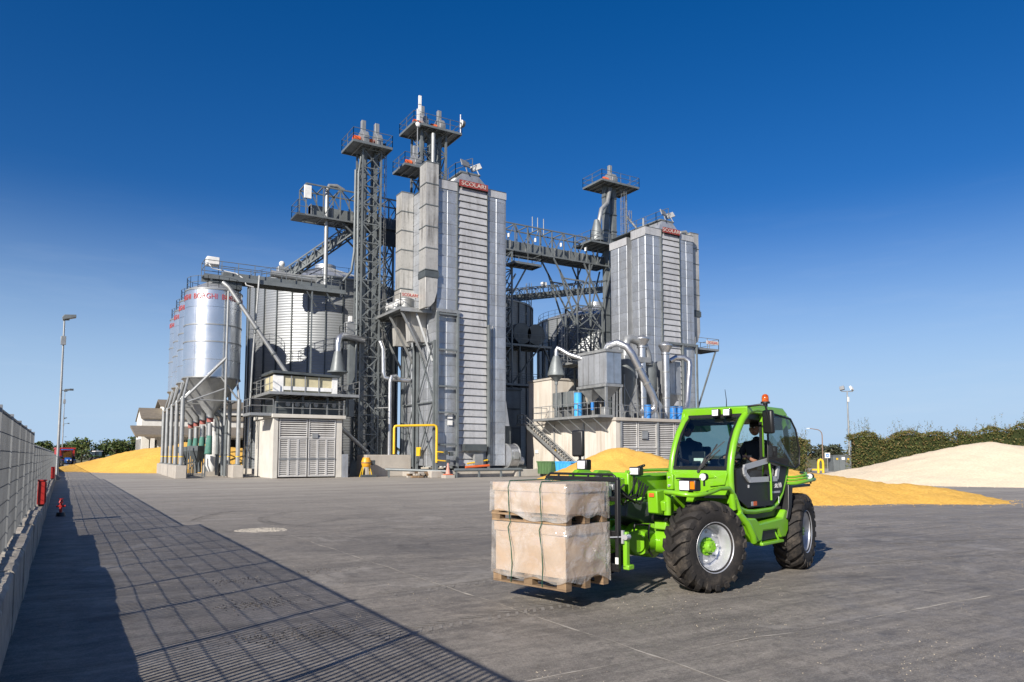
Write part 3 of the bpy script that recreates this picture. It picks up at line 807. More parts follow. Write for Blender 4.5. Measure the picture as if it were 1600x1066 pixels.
def ladder(t, x, y, z0, z1, face=(0, -1), m='lsteel', cage=True):
    fx, fy = face; sx, sy = -fy, fx
    l = MB()
    for s in (-.22, .22): l.bar((x + sx * s, y + sy * s, z0), (x + sx * s, y + sy * s, z1), .05)
    n = int((z1 - z0) / .3)
    for i in range(n): l.tube((x - sx * .22, y - sy * .22, z0 + i * .3), (x + sx * .22, y + sy * .22, z0 + i * .3), .016, 4)
    if cage:
        z = z0 + 2.2
        while z < z1:
            pts = [(x + sx * .36 * math.cos(a) + fx * .62 * math.sin(a), y + sy * .36 * math.cos(a) + fy * .62 * math.sin(a), z) for a in [math.pi * i / 6 for i in range(7)]]
            l.pipe(pts, .02, 4); z += .9
        for a in (.5, 1.1, 2.0, 2.6):
            p = (x + sx * .36 * math.cos(a) + fx * .62 * math.sin(a), y + sy * .36 * math.cos(a) + fy * .62 * math.sin(a))
            l.bar((*p, z0 + 2.2), (*p, z1), .035)
    l.build('ladder', m, t)
def bucket_head(t, x, y, z, w=.55, orange=True):
    """rounded elevator head with drive motor and vent stack"""
    hd_ = MB().prism([(-.85, 0), (-.95, .7), (-.6, 1.3), (0, 1.5), (.6, 1.3), (.95, .7), (.85, 0)], 'x', x - w / 2, x + w / 2).build('elevator_head', 'lsteel', t, bevel=.02)
    hd_.location = (0, y, z)
    MB().box(x - .2, x + .2, y - .15, y + .25, z + 1.3, z + 2.5).build('vent_stack', 'lsteel', t, bevel=.02)
    MB().tube((x + w / 2 + .05, y, z + .55), (x + w / 2 + .55, y, z + .55), .24, 10).build('gearbox', 'dsteel', t, smooth=40)
    if orange:
        MB().tube((x - w / 2 - .7, y - .1, z + .6), (x - w / 2 - .1, y - .1, z + .6), .3, 12).box(x - w / 2 - .5, x - w / 2 - .1, y - .35, y + .1, z + .2, z + .45).build('motor', 'orange', t, smooth=40)

# elevator 1: tall lattice in front of the big silo
E1 = thing('bucket_elevator', 'tall lattice elevator tower left of the main dryer with twin heads', 'elevator', (22.8, 62.5, 0))
lattice(E1, 22.1, 23.85, 61.8, 63.4, .2, 29.6, 1.7, .14, .085)
for x, y, w_ in ((22.45, 62.35, .2), (22.45, 63.0, .18), (23.5, 62.35, .15), (23.5, 63.0, .15)):
    MB().box(x - w_, x + w_, y - .2, y + .2, 1.2, 29.6).build('trunking', 'steel', E1)
for z in range(3, 29, 2):
    for x, w_ in ((22.45, .24), (23.5, .19)): MB().box(x - w_, x + w_, 62.11, 62.59, z - .04, z + .04).build('flange', 'steel', E1)
platform(E1, 20.9, 24.6, 61.0, 64.2, 29.9)
bucket_head(E1, 22.3, 62.4, 29.95); bucket_head(E1, 23.6, 62.4, 29.95)
MB().pipe([(21.5, 62.0, 27.5), (21.5, 62.0, 20), (21.3, 62.1, 18.2), (20.8, 62.8, 17.4)], .11, 10).build('spout', 'steel', E1, smooth=40)
MB().pipe([(22.1, 62.3, 29), (21.75, 61.9, 27.2), (21.75, 61.7, 8)], .1, 10).build('spout', 'steel', E1, smooth=40)
ladder(E1, 24.05, 62.6, .3, 30, (1, 0))
platform(E1, 20.6, 22.1, 61.3, 62.9, 12.2)
MB().box(20.9, 21.7, 61.9, 62.6, 12.2, 13.6).build('cabinet', 'lsteel', E1, bevel=.02)
MB().box(21.1, 21.35, 61.8, 62.2, 13.6, 14.1).build('cabinet', 'white', E1)
MB().box(21.2, 21.7, 61.9, 62.5, 5.2, 12.0).build('cable_duct', 'steel', E1)
MB().prism([(21.9, 0), (24.0, 0), (23.8, 1.4), (22.1, 1.4)], 'y', 61.6, 63.4).build('boot', 'steel', E1)
MB().tube((19.5, 60.6, 4.7), (22.7, 61.2, 2.1), .18, 10).tube((22.7, 61.2, 2.1), (22.8, 61.3, .9), .24, 10).build('feed_spout', 'lsteel', E1, smooth=40)
# elevator 2: behind the main dryer
E2 = thing('bucket_elevator', 'tallest elevator tower behind the main dryer carrying antennas', 'elevator', (30.6, 66.2, 0))
lattice(E2, 29.3, 32.0, 65.0, 67.4, 10, 34.4, 2.2, .2, .09)
for x in (29.6, 30.5, 31.5):
    MB().box(x - .2, x + .2, 65.4, 65.9, 8, 34.4).build('trunking', 'steel', E2)
platform(E2, 28.1, 33.4, 64.2, 67.8, 34.6)
bucket_head(E2, 29.7, 65.8, 34.65, .6); bucket_head(E2, 31.6, 65.8, 34.65, .6)
MB().tube((30.4, 64.6, 34), (30.4, 64.6, 29.6), .22, 12).tube((30.4, 64.6, 29.6), (31.2, 64.3, 27.8), .22, 12).build('spout', 'lsteel', E2, smooth=40)
platform(E2, 26.9, 29.3, 63.5, 66.5, 29.9)
bucket_head(E2, 28.6, 65.0, 29.95, .7)
a = thing('antenna_mast', 'white antenna mast at the left corner of the tallest elevator platform', 'antenna', (28.4, 64.6, 30))
MB().tube((28.5, 64.2, 29.9), (28.5, 64.2, 35.6), .05, 6).tube((28.8, 64.6, 34.6), (28.8, 64.6, 37.3), .05, 6).build('mast', 'lsteel', a)
for z in (34.7, 35.3): MB().box(28.36, 28.62, 64.0, 64.14, z, z + .55).build('panel_antenna', 'white', a)
for z in (35.6, 36.5): MB().box(28.68, 28.96, 64.35, 64.5, z, z + .95).build('panel_antenna', 'white', a)
MB().sphere((28.5, 64.1, 34.3), .26, 12, (1, .35, 1)).build('dish', 'white', a, smooth=60)
a = thing('antenna_mast', 'round dish antenna on a short mast at the right corner of the tallest elevator', 'antenna', (33.3, 64.3, 34.6))
MB().tube((33.3, 64.3, 34.6), (33.3, 64.3, 36.6), .05, 6).build('mast', 'white', a)
MB().tube((33.45, 64.35, 35.7), (33.7, 64.4, 35.7), .36, 14).build('dish', 'steel', a, smooth=40)
MB().tube((33.4, 64.35, 35.7), (33.45, 64.35, 35.7), .38, 14).build('dish_face', 'white', a, smooth=40)
# elevator 3: by the right dryer
E3 = thing('bucket_elevator', 'slim elevator tower rising behind the right dryer', 'elevator', (54.1, 65.6, 0))
for x in (53.1, 54.2):
    MB().box(x - .3, x + .3, 65.2, 65.8, 6, 33.4).build('trunking', 'steel', E3)
    for z in range(8, 33, 2): MB().box(x - .36, x + .36, 65.14, 65.86, z - .06, z + .06).build('flange', 'dsteel', E3)
platform(E3, 51.4, 57.0, 64.0, 67.6, 33.5)
bucket_head(E3, 53.9, 65.6, 33.55, .8)
ladder(E3, 55.2, 65.0, 24, 33.6)
MB().tube((56.0, 65.2, 33.2), (56.0, 65.2, 26), .12, 8).tube((56.0, 65.2, 30.2), (58.6, 63.2, 26.0), .13, 8).build('spout', 'lsteel', E3, smooth=40)
MB().pipe([(53.4, 65, 33), (52.7, 64.7, 31), (51.6, 64.4, 30), (51.2, 64.3, 28.6), (51.0, 64.3, 26.2)], .26, 10).build('spout', 'lsteel', E3, smooth=40)
MB().lathe([(.3, 28.6), (.85, 26.4), (.85, 26.1)], 14, (50.9, 64.4, 0)).build('cyclone', 'steel', E3, smooth=40)
platform(E3, 49.4, 53.6, 63.6, 66.8, 25.9)
# ------------------------------------------------------------------ conveyor bridge (gallery)
B = thing('conveyor_bridge', 'long high truss conveyor bridge linking both dryer elevators', 'conveyor', (35, 66, 23.5))
def truss(t, p, q, w, h, n, m='steel', bw=.1, cw=.15, top=True):
    p, q = Vector(p), Vector(q); d = (q - p).normalized(); s = d.cross(Vector((0, 0, 1))).normalized() * w / 2; up = Vector((0, 0, h))
    ch = MB()
    for k in (-1, 1):
        ch.bar(p + s * k, q + s * k, cw); ch.bar(p + s * k + up, q + s * k + up, cw * .8)
    ch.build('chord', m, t)
    br = MB()
    for i in range(n + 1):
        c = p.lerp(q, i / n)
        for k in (-1, 1): br.bar(c + s * k, c + s * k + up, bw)
        br.bar(c - s, c + s, bw)
        if top: br.bar(c - s + up, c + s + up, bw)
        if i < n:
            e = p.lerp(q, (i + 1) / n)
            for k in (-1, 1):
                if i % 2: br.bar(c + s * k, e + s * k + up, bw * .8)
                else: br.bar(c + s * k + up, e + s * k, bw * .8)
            br.bar(c - s, e + s, bw * .7)
            if top: br.bar(c + s + up, e - s + up, bw * .7)
    br.build('truss_web', m, t)
truss(B, (17.9, 66, 23.6), (53, 66, 23.6), 2.2, 2.9, 22)
MB().box(17.9, 53, 65.1, 66.9, 23.62, 23.68).build('walkway', 'dsteel', B)
MB().box(18.5, 53, 65.5, 66.3, 23.9, 24.8).build('conveyor_trough', 'steel', B)
for i in range(18): MB().box(18.5 + i * 1.95, 18.6 + i * 1.95, 65.44, 66.36, 23.86, 24.86).build('flange', 'lsteel', B)
MB().railing([(17.9, 64.95, 23.7), (17.2, 64.95, 23.7), (17.2, 67.1, 23.7), (17.9, 67.1, 23.7)], 1.2).build('railing', 'steel', B)
MB().box(17.1, 17.95, 64.9, 67.1, 23.5, 23.68).build('end_deck', 'dsteel', B)
MB().box(17.7, 18.35, 64.75, 64.95, 25.1, 26.3).build('control_cabinet', 'white', B, bevel=.02)
MB().box(24.2, 29.4, 65.0, 65.06, 21.9, 23.6).build('cladding_sheet', 'dsteel', B)
for i in range(5): MB().tube((36 + i * 3.4, 64.85, 24.9), (36 + i * 3.4, 64.85, 25.3), .12, 8).build('lamp', 'white', B)
for x in (43.5, 44.2, 45): MB().tube((x, 66.5, 26.5), (x, 66.5, 28.3), .05, 6).build('vent_pipe', 'lsteel', B)
# trestles below the bridge
T1 = thing('bridge_trestle', 'lattice trestle under the bridge with spreading struts near the right dryer', 'trestle', (50, 66, 0))
lattice(T1, 48.4, 52.0, 64.9, 67.1, 3, 18.6, 2.6, .17, .10)
for y in (64.9, 67.1):
    for a_, b_ in (((48.4, 18.6), (45.2, 23.5)), ((48.4, 18.6), (50.6, 23.5)), ((52.0, 18.6), (49.4, 23.5)), ((52.0, 18.6), (53.4, 23.5)), ((46.6, 21.4), (49.4, 21.4)), ((48.4, 16.0), (46.0, 22.3))):
        MB().bar((a_[0], y, a_[1]), (b_[0], y, b_[1]), .14).build('strut', 'steel', T1)
    MB().bar((50.2, y, 18.6), (50.2, y, 23.5), .15).build('column', 'steel', T1)
T2 = thing('bridge_trestle', 'lattice trestle under the bridge beside the main dryer', 'trestle', (37.3, 66, 0))
lattice(T2, 38.2, 39.9, 65.0, 67.0, 3, 23.5, 2.0, .16, .09)
for y in (65.0, 67): MB().bar((39.9, y, 18.8), (41.6, y, 21.7), .14).build('strut', 'steel', T2)
platform(T2, 39.2, 42.6, 63.4, 65.2, 22.0)
T3 = thing('bridge_trestle', 'lattice trestle carrying the left end of the conveyor bridge', 'trestle', (25.6, 66.4, 0))
lattice(T3, 24.8, 26.5, 65.2, 67.2, 3, 23.5, 2.2, .16, .09)
for y in (65.2, 67.2):
    MB().bar((24.8, y, 20.6), (21.4, y, 23.5), .14).bar((24.8, y, 20.6), (22.6, y, 23.5), .12).build('strut', 'steel', T3)
MB().tube((20.0, 65.5, 16.5), (20.0, 65.5, 26.4), .2, 10).pipe([(20.0, 65.5, 26.4), (20.2, 65.5, 26.9), (20.9, 65.5, 27.0), (21.6, 65.5, 26.7)], .2, 10).build('spout', 'lsteel', T3, smooth=40)
# inclined conveyor from silo roof to the elevator
IC = thing('inclined_conveyor', 'inclined truss conveyor climbing from the big silo roof to the elevator', 'conveyor', (20, 66, 18))
truss(IC, (16.9, 68.4, 17.8), (24.8, 65.3, 24.5), 1.3, 1.1, 12, 'steel', .08, .12)
MB().bar((16.9, 68.4, 18.3), (24.8, 65.3, 25.0), .8, .55).build('conveyor_trough', 'steel', IC)
MB().box(16.3, 17.3, 67.9, 68.7, 18.0, 19.3).build('head_box', 'lsteel', IC, bevel=.03)
MB().sphere((16.7, 68.2, 19.6), .28, 10).build('lamp', 'white', IC, smooth=60)
MB().tube((15.6, 67.9, 18.5), (19.6, 67.2, 18.2), .32, 12).build('drum_duct', 'lsteel', IC, smooth=40)
# rear conveyor to third silo
RC = thing('silo_roof_conveyor', 'light truss walkway rising over the far corrugated silos', 'conveyor', (50, 72, 20))
truss(RC, (43.0, 71.5, 19.6), (58, 70.2, 22.4), 1.2, 1.3, 14, 'steel', .07, .11)
MB().bar((43, 71.5, 20), (58, 70.2, 22.8), .7, .45).build('conveyor_trough', 'steel', RC)
ladder(RC, 45.5, 70.6, 17, 21.8, (0, -1))
MB().box(47.6, 48.2, 70.6, 71, 21.8, 22.3).build('lamp_box', 'white', RC)
# walkway over the hopper silos
WK = thing('silo_walkway', 'level conveyor walkway with railing above the hopper silos', 'walkway', (15, 64, 16))
MB().box(9.3, 21.2, 63.3, 64.9, 16.62, 16.7).build('deck', 'dsteel', WK)
for y in (63.3, 64.9): MB().bar((9.3, y, 16.5), (21.2, y, 16.5), .1, .36).build('edge_beam', 'steel', WK)
MB().railing([(9.3, 63.3, 16.7), (21.2, 63.3, 16.7)], 1.15, 1.3, .032).railing([(9.3, 64.9, 16.7), (21.2, 64.9, 16.7)], 1.15, 1.3, .032).railing([(9.3, 63.3, 16.7), (9.3, 64.9, 16.7)], 1.15).build('railing', 'steel', WK)
MB().box(10.8, 21.1, 63.9, 64.3, 16.75, 17.15).build('conveyor_trough', 'steel', WK, bevel=.02)
MB().box(9.5, 10.5, 63.6, 64.5, 17.6, 18.25).build('drive_cover', 'white', WK, bevel=.06)
MB().pipe([(9.6, 63.5, 17.6), (9.9, 63.4, 17.2), (10.8, 63.4, 17.1), (11.8, 63.4, 17.0), (12.4, 63.3, 16.6), (12.6, 63.3, 16.1), (13.2, 63.3, 16.0)], .05, 6).build('cable', 'white', WK)
MB().box(10.0, 12.3, 63.5, 64.7, 15.7, 16.4).build('discharge_box', 'dsteel', WK)
for x in (17.6, 19.4): MB().bar((x, 63.4, 16.4), (x + 1.0, 63.4, 14.9), .1).build('strut', 'dsteel', WK)
for x in (18.2,): MB().bar((x, 63.4, 7.3), (x, 63.4, 16.4), .12).build('post', 'steel', WK)
CH = thing('grain_chute', 'long straight grey chute tube slanting from silo top to the cleaner', 'chute', (14, 62.5, 12))
MB().pipe([(10.6, 62.4, 15.9), (11.0, 62.1, 15.5), (16.4, 61.0, 7.4)], .17, 10).build('tube', 'lsteel', CH, smooth=40)
for f_ in (.15, .4, .65, .9):
    p = Vector((11.0, 62.1, 15.5)).lerp(Vector((16.4, 61.0, 7.4)), f_); q = Vector((11.0, 62.1, 15.5)).lerp(Vector((16.4, 61.0, 7.4)), f_ + .01)
    MB().tube(p, q, .24, 10).build('coupling', 'steel', CH, smooth=40)

# more discharge pipes under the hopper silos
for i in range(6):
    x, y = 11.4 + .12 * (i % 2), 63.6 + 1.9 * i
    t = thing('discharge_pipe', ('first', 'second', 'third', 'fourth', 'fifth', 'sixth')[i] + ' grey discharge pipe from the front, between the right silo legs', 'pipe', (x, y, 0), 'discharge pipes under the silos')
    MB().pipe([(x, y, .1), (x, y, 4.6), (x - .15, y, 5.0), (x - .7, y + .1, 5.5)], .13, 8).build('tube', 'steel', t, smooth=40)
    for z in (1.8, 3.6): MB().tube((x, y, z), (x, y, z + .1), .17, 8).build('clamp', 'dsteel', t)
# ------------------------------------------------------------------ grain dryers
M['fadedw'] = mat('faded_white', (.58, .54, .5), (.42, .34, .31), nscale=4, rough=.7)
def slat_mesh(w, h, dp):
    me = MB().prism([(0, 0), (-dp, -.0), (-dp, .05), (-.03, h - .05), (0, h - .05)], 'x', 0, w).mesh('slat'); me.materials.append(M['galv_slat']); return me
def panel_mesh(w, h, t=.022, m='galv_panel'):
    e = .02
    me = MB().add([(0, 0, 0), (w, 0, 0), (w, 0, h), (0, 0, h), (e, -t, e), (w - e, -t, e), (w - e, -t, h - e), (e, -t, h - e), (w / 2, -t * 1.9, h / 2)],
                  [(0, 1, 5, 4), (1, 2, 6, 5), (2, 3, 7, 6), (3, 0, 4, 7), (4, 5, 8), (5, 6, 8), (6, 7, 8), (7, 4, 8)]).mesh('panel', (0, 0, 0), None, False)
    me.materials.append(M[m]); return me
def dryer(lab, x0, xa, xb, x1, y0, y1, zt, zb, group='grain dryers', recess=None):
    t = thing('grain_dryer', lab, 'dryer', (x0, y0, 0), group)
    if recess:
        MB().box(x0, x1, y0, recess[0], zb, zt - .02).build('body', 'galv', t)
        MB().box(x0 + .9, x1, recess[0], recess[1], zb, zt - .6).build('body', 'galv', t)
        MB().box(x0, x1, recess[1], y1, zb, zt - .35).build('body', 'galv', t)
    else: MB().box(x0, x1, y0, y1, zb, zt - .02).build('body', 'galv', t)
    ph = .92; n = int((zt - zb) / ph); ph = (zt - zb) / n
    for u, v in ((x0, xa), (xb, x1)):
        w = (v - u) / 2; me = panel_mesh(w - .015, ph - .015)
        for i in range(2):
            for k in range(n): piece('panel', me, t, (u + i * w, y0 - .002, zb + k * ph))
    sh = .60; ns = int((zt - zb - .3) / sh); sh = (zt - zb - .3) / ns
    sm = slat_mesh(xb - xa - .06, sh, .14)
    for k in range(ns): piece('slat', sm, t, (xa + .03, y0 - .02, zb + k * sh))
    MB().box(xa, xb, y0 - .018, y0 - .003, zb, zt - .1).build('slat_backing', 'dsteel', t)
    for x in (xa, xb): MB().box(x - .035, x + .035, y0 - .2, y0, zb, zt).build('trim', 'dsteel', t)
    # panels on the left side
    segs = [(y0, recess[0]), (recess[1], y1)] if recess else [(y0, (y0 + y1) / 2), ((y0 + y1) / 2, y1)]
    for a, b in segs:
        k2 = 2; w = (b - a) / k2; me = panel_mesh(w - .015, ph - .015, .02)
        zz = zt if a == y0 or not recess else zt - .4
        for i in range(k2):
            for k in range(n):
                if zb + (k + 1) * ph > zz + .05: continue
                piece('panel', me, t, (x0 - .002, b - i * w, zb + k * ph), (0, 0, -math.pi / 2))
    # crowning white band and roof
    MB().box(x0 - .06, xa - .04, y0 - .1, y0 - .06 + .0, zt - .75, zt).box(xb + .04, x1 + .06, y0 - .1, y0 - .06, zt - .6, zt).build('fascia', 'galv_slat', t)
    ym = (y0 + y1) / 2; xm = (xa + xb) / 2
    MB().box(x0 - .05, x1 + .05, y0 - .05, y1 + .05, zt, zt + .1).build('roof', 'dsteel', t)
    MB().add([(xa - .2, y0, zt + .1), (xb + .2, y0, zt + .1), (xb + .2, y1, zt + .1), (xa - .2, y1, zt + .1), (xm - .8, y0 + .35, zt + 1.2), (xm + .8, y0 + .35, zt + 1.2), (xm + .8, y1 - .4, zt + 1.2), (xm - .8, y1 - .4, zt + 1.2)],
             [(0, 1, 5, 4), (1, 2, 6, 5), (2, 3, 7, 6), (3, 0, 4, 7), (4, 5, 6, 7)]).build('roof_hopper', 'galv', t)
    MB().box(xm - 1.0, xm + 1.0, y0 + .3, y1 - .35, zt + 1.2, zt + 1.36).build('hopper_rim', 'steel', t)
    MB().railing([(xm - 1.4, y1 - .4, zt + .9), (xm - 1.4, y0 + .5, zt + .9), (xm + .2, y0 + .3, zt + 1.6)], 1.1, 1.4).build('railing', 'steel', t)
    for dx, dy, an in ((-.5, .2, .3), (.75, .5, -.5)):
        f = MB().box(-.5, .5, -.05, .05, 0, .6).bar((0, .05, -.6), (0, .05, .1), .08).build('floodlight', 'lsteel', t, local=True); f.location = (xm + dx - x0, dy, zt + 1.8); f.rotation_euler = (R(-20), R(-22) if an < 0 else 0, an)
    # sign
    MB().box(xa + .05, xb - .05, y0 - .36, y0 - .3, zt - .30, zt + .26).build('sign_board', 'redsign', t)
    text('SCOLARI', .52, 'fadedw', t, (xm, y0 - .38, zt - .02), (R(90), 0, 0), .008, 1.2)
    return t
def banded_duct(t, x0, x1, y0, y1, zb, zt, step):
    z = zb; h = (zt - zb) / round((zt - zb) / step)
    while z < zt - .01:
        MB().box(x0, x1, y0, y1, z + .03, z + h - .03).build('duct_section', 'duct_sheet', t)
        MB().box(x0 - .05, x1 + .05, y0 - .05, y1 + .05, z - .035, z + .035).build('duct_flange', 'steel', t)
        z += h
    MB().box(x0 - .03, x1 + .03, y0 - .03, y1 + .03, zt - .03, zt + .05).build('duct_cap', 'steel', t)
D1 = dryer('tall main grain dryer clad in grey panels with a central column of slats', 26.5, 28.4, 31.35, 33.3, 55.4, 62.0, 25.5, .9)
banded_duct(D1, 25.3, 26.44, 55.05, 56.4, 17.4, 26.7, 1.85)
MB().box(25.24, 26.5, 54.99, 56.46, 16.75, 17.3).build('duct_collar', 'dsteel', D1)
MB().prism([(25.3, 16.75), (26.44, 16.75), (26.4, 15.6), (26.15, 14.7), (25.75, 14.25), (25.3, 14.15)], 'y', 55.05, 56.4).build('duct_elbow', 'duct_sheet', D1, bevel=.02)
banded_duct(D1, 25.3, 26.44, 60.3, 61.6, 16.8, 25.7, 1.85)
MB().box(25.24, 26.5, 60.24, 61.66, 14.6, 16.7).build('duct_collar', 'duct_sheet', D1, bevel=.02)
# fan platform on the left side, struts, portal frame on the front
platform(D1, 23.7, 26.44, 56.5, 63.0, 14.3, 'lsteel', 1.15, True, 'nws')
MB().bar((26.4, 55.1, 14.05), (28.6, 55.1, 14.05), .14, .26).bar((23.7, 56.5, 14.05), (26.5, 56.2, 14.05), .1, .24).build('edge_beam', 'lsteel', D1)
for y in (57.0, 59.6, 62.5): MB().bar((24.0, y, 14.0), (26.42, y, 9.6), .16).build('strut', 'lsteel', D1)
MB().bar((25.2, 56.7, 14.0), (26.45, 56.0, 9.8), .16).build('strut', 'lsteel', D1)
for y in (58.2, 60.4):
    MB().lathe([(.75, 14.32), (.75, 15.3), (.3, 15.5), (0, 15.5)], 16, (24.9, y, 0)).build('fan', 'lsteel', D1, smooth=40)
    MB().tube((23.9, y - .3, 14.9), (24.4, y - .3, 14.9), .32, 12).build('fan_motor', 'white', D1, smooth=40)
MB().box(23.75, 25.25, 56.4, 56.45, 15.15, 15.5).build('sign_board', 'fadedw', D1)
text('SCOLARI', .34, 'redink', D1, (24.5, 56.38, 15.32), (R(90), 0, 0), .008, 1.05)
for y0_, y1_ in ((57.2, 58.6), (60.3, 61.6)): MB().prism([(y0_, 14.2), (y1_, 14.2), (y1_ - .35, 11.6), (y0_ + .35, 11.6)], 'x', 25.0, 26.46).build('under_hopper', 'duct_sheet', D1)
for x in (26.42, 28.35, 31.4):
    top = 13.9 if x < 31 else 13.2
    MB().box(x - .09, x + .09, 54.9, 55.12, .6, top).build('post', 'steel', D1)
    MB().box(x - .13, x + .13, 54.84, 55.16, .55, .62).build('base_plate', 'dsteel', D1)
for z in (2.7, 5.4, 7.6, 10.7, 13.75): MB().box(26.4, 28.4, 54.93, 55.09, z - .07, z + .07).build('rail', 'steel', D1)
# side bracing frame low on the left face
for y in (55.3, 58.7, 59.3, 61.95): MB().box(26.2, 26.38, y - .09, y + .09, .6, 11.5).build('post', 'steel', D1)
for za, zb_ in ((1.0, 6.3), (6.3, 11.4)):
    for ya, yb in ((55.3, 58.7), (59.3, 61.95)):
        MB().bar((26.28, ya, za), (26.28, yb, zb_), .09).bar((26.22, yb, za), (26.22, ya, zb_), .09).bar((26.3, ya, zb_), (26.3, yb, zb_), .1).build('cross_brace', 'steel', D1)
MB().tube((26.05, 58.95, .8), (26.05, 58.95, 13.8), .14, 10).build('downpipe', 'dsteel', D1, smooth=40)
for x, w in ((30.9, .1),): MB().tube((31.9, 55.2, 1), (31.9, 55.2, 13.2), .05, 6).build('conduit', 'lsteel', D1)
# doors, notices, warm-air hood on right
MB().box(27.55, 28.0, 55.22, 55.27, 4.9, 5.4).build('notice', 'white', D1); MB().box(27.55, 28.0, 55.22, 55.27, 4.35, 4.75).build('notice', 'white', D1)
MB().box(26.06, 26.1, 57.4, 58.3, 1.75, 2.5).build('notice', 'yellow', D1)
MB().prism([(33.3, 4.4), (33.75, 4.4), (33.4, 6.6), (33.3, 6.6)], 'y', 55.4, 58.5).build('air_hood', 'galv', D1)
MB().box(33.31, 33.36, 55.4, 61.8, 6.6, 25.3).build('air_plenum', 'galv_panel', D1)
# plinth
pl = thing('dryer_plinth', 'low stained concrete plinth under the main dryer', 'plinth', (30, 55, 0))
MB().box(25.2, 36.2, 53.4, 63, 0, .55).build('slab', 'conc', pl, bevel=.04)
MB().box(32.9, 36.4, 52.9, 53.38, 0, .62).build('fan_base', 'conc', pl, bevel=.04)
f = thing('blower', 'round galvanised blower housing at the foot of the main dryer', 'blower', (33.9, 55.4, .55))
MB().tube((33.35, 55.4, 1.75), (34.25, 55.4, 1.75), 1.05, 28).build('volute', 'tube', f, smooth=40)
for x in (33.32, 34.22): MB().lathe([(.98, x), (1.1, x), (1.1, x + .06), (.98, x + .06)], 28, (0, 55.4, 1.75), 'x').build('flange', 'lsteel', f, smooth=40)
MB().box(33.55, 34.05, 54.25, 54.33, 1.5, 2.1).build('access_door', 'lsteel', f)
MB().box(33.5, 34.15, 55.8, 56.6, 2.2, 4.4).build('outlet', 'dsteel', f)
MB().tube((34.5, 55.3, 1.3), (35.0, 55.3, 1.3), .4, 14).build('motor', 'white', f, smooth=40)
MB().box(33.4, 35.2, 54.9, 55.9, .56, .9).build('base_frame', 'dsteel', f)
# gas line: yellow portal, valves
g_ = thing('gas_pipe', 'yellow gas pipe forming a portal in front of the main dryer', 'pipe', (24.6, 55.6, 0))
MB().pipe([(22.9, 55.6, 1.9), (22.9, 55.6, 4.0), (22.95, 55.58, 4.15), (23.1, 55.56, 4.2), (26.1, 54.85, 4.3), (26.28, 54.82, 4.22), (26.33, 54.8, 4.05), (26.33, 54.8, 1.2)], .10, 10).build('pipe', 'yellow', g_, smooth=40)
MB().tube((26.33, 54.7, 2.1), (27.5, 54.6, 2.0), .06, 8).tube((26.33, 54.7, 1.4), (27.4, 54.6, 1.3), .06, 8).build('branch', 'yellow', g_, smooth=40)
for x, z in ((27.0, 2.05), (27.5, 1.95), (27.2, 1.32)): MB().box(x - .14, x + .14, 54.3, 54.6, z - .2, z + .15).build('valve', 'dsteel', g_)
MB().box(29.9, 30.7, 54.7, 55.1, 1.0, 1.9).build('burner_valve', 'lsteel', g_); MB().tube((29.2, 54.8, 1.1), (31.2, 54.8, 1.4), .07, 8).build('branch', 'yellow', g_)
MB().box(28.9, 31.0, 54.6, 55.15, 2.2, 2.75).build('burner_box', 'dsteel', g_)
MB().tube((28.9, 54.55, .8), (31.2, 54.55, .95), .1, 8).build('burner_pipe', 'orange', g_)
b_ = thing('guard_rail', 'grey tubular guard rail along the dryer foot', 'rail', (25, 53, 0))
MB().tube((27.0, 52.9, .62), (33.4, 52.9, .62), .13, 10).build('rail', 'steel', b_, smooth=40)
MB().tube((22.6, 56.6, .66), (26.8, 52.9, .5), .12, 10).build('rail', 'steel', b_, smooth=40)
for x in (27.2, 29.3, 31.4, 33.2): MB().bar((x, 52.9, 0), (x, 52.9, .55), .14).build('post', 'steel', b_)
for q in (0.05, .4, .75, 1): MB().bar((22.6 + 4.2 * q, 56.6 - 3.7 * q, 0), (22.6 + 4.2 * q, 56.6 - 3.7 * q, .55), .12).build('post', 'steel', b_)
cbl = thing('retaining_block', 'smooth pale concrete block between elevator and main dryer', 'wall', (23.5, 59.5, 0))
MB().prism([(59.2, 0), (61.6, 0), (61.6, 1.85), (59.2, 1.85)], 'x', 21.9, 26.0).build('block', 'conc', cbl, bevel=.04)
for k, (x, y, s) in enumerate(((24.3, 54.6, .5), (24.9, 54.2, .4), (25.5, 55.0, .6))):
    r_ = thing('rubble', ('stacked pale bricks heap left of the traffic cone', 'small broken concrete lump by the guard rail', 'broken concrete lump under the yellow gas pipe')[k], 'rubble', (x, y, 0), 'rubble under the gas pipe')
    for i in range(7):
        a, bq = random.uniform(-.5, .5), random.uniform(-.4, .4)
        MB().box(x + a - .22, x + a + .22, y + bq - .12, y + bq + .12, .02 + .16 * (i % 3), .17 + .16 * (i % 3)).build('brick', 'conc' if i % 2 else 'wood', r_, bevel=.01)
cn = thing('traffic_cone', 'faded pink traffic cone at the end of the guard rail', 'cone', (26.3, 52.6, 0))
MB().lathe([(.26, .06), (.2, .07), (.05, .95), (0, .95)], 14, (26.3, 52.6, .25)).build('cone', mat('faded_cone', (.6, .3, .24), rough=.7), cn, smooth=40)
MB().box(26.0, 26.6, 52.3, 52.9, .25, .31).build('foot', 'orange', cn); MB().box(25.9, 26.7, 52.2, 53.0, 0, .25).build('base_block', 'conc', cn)
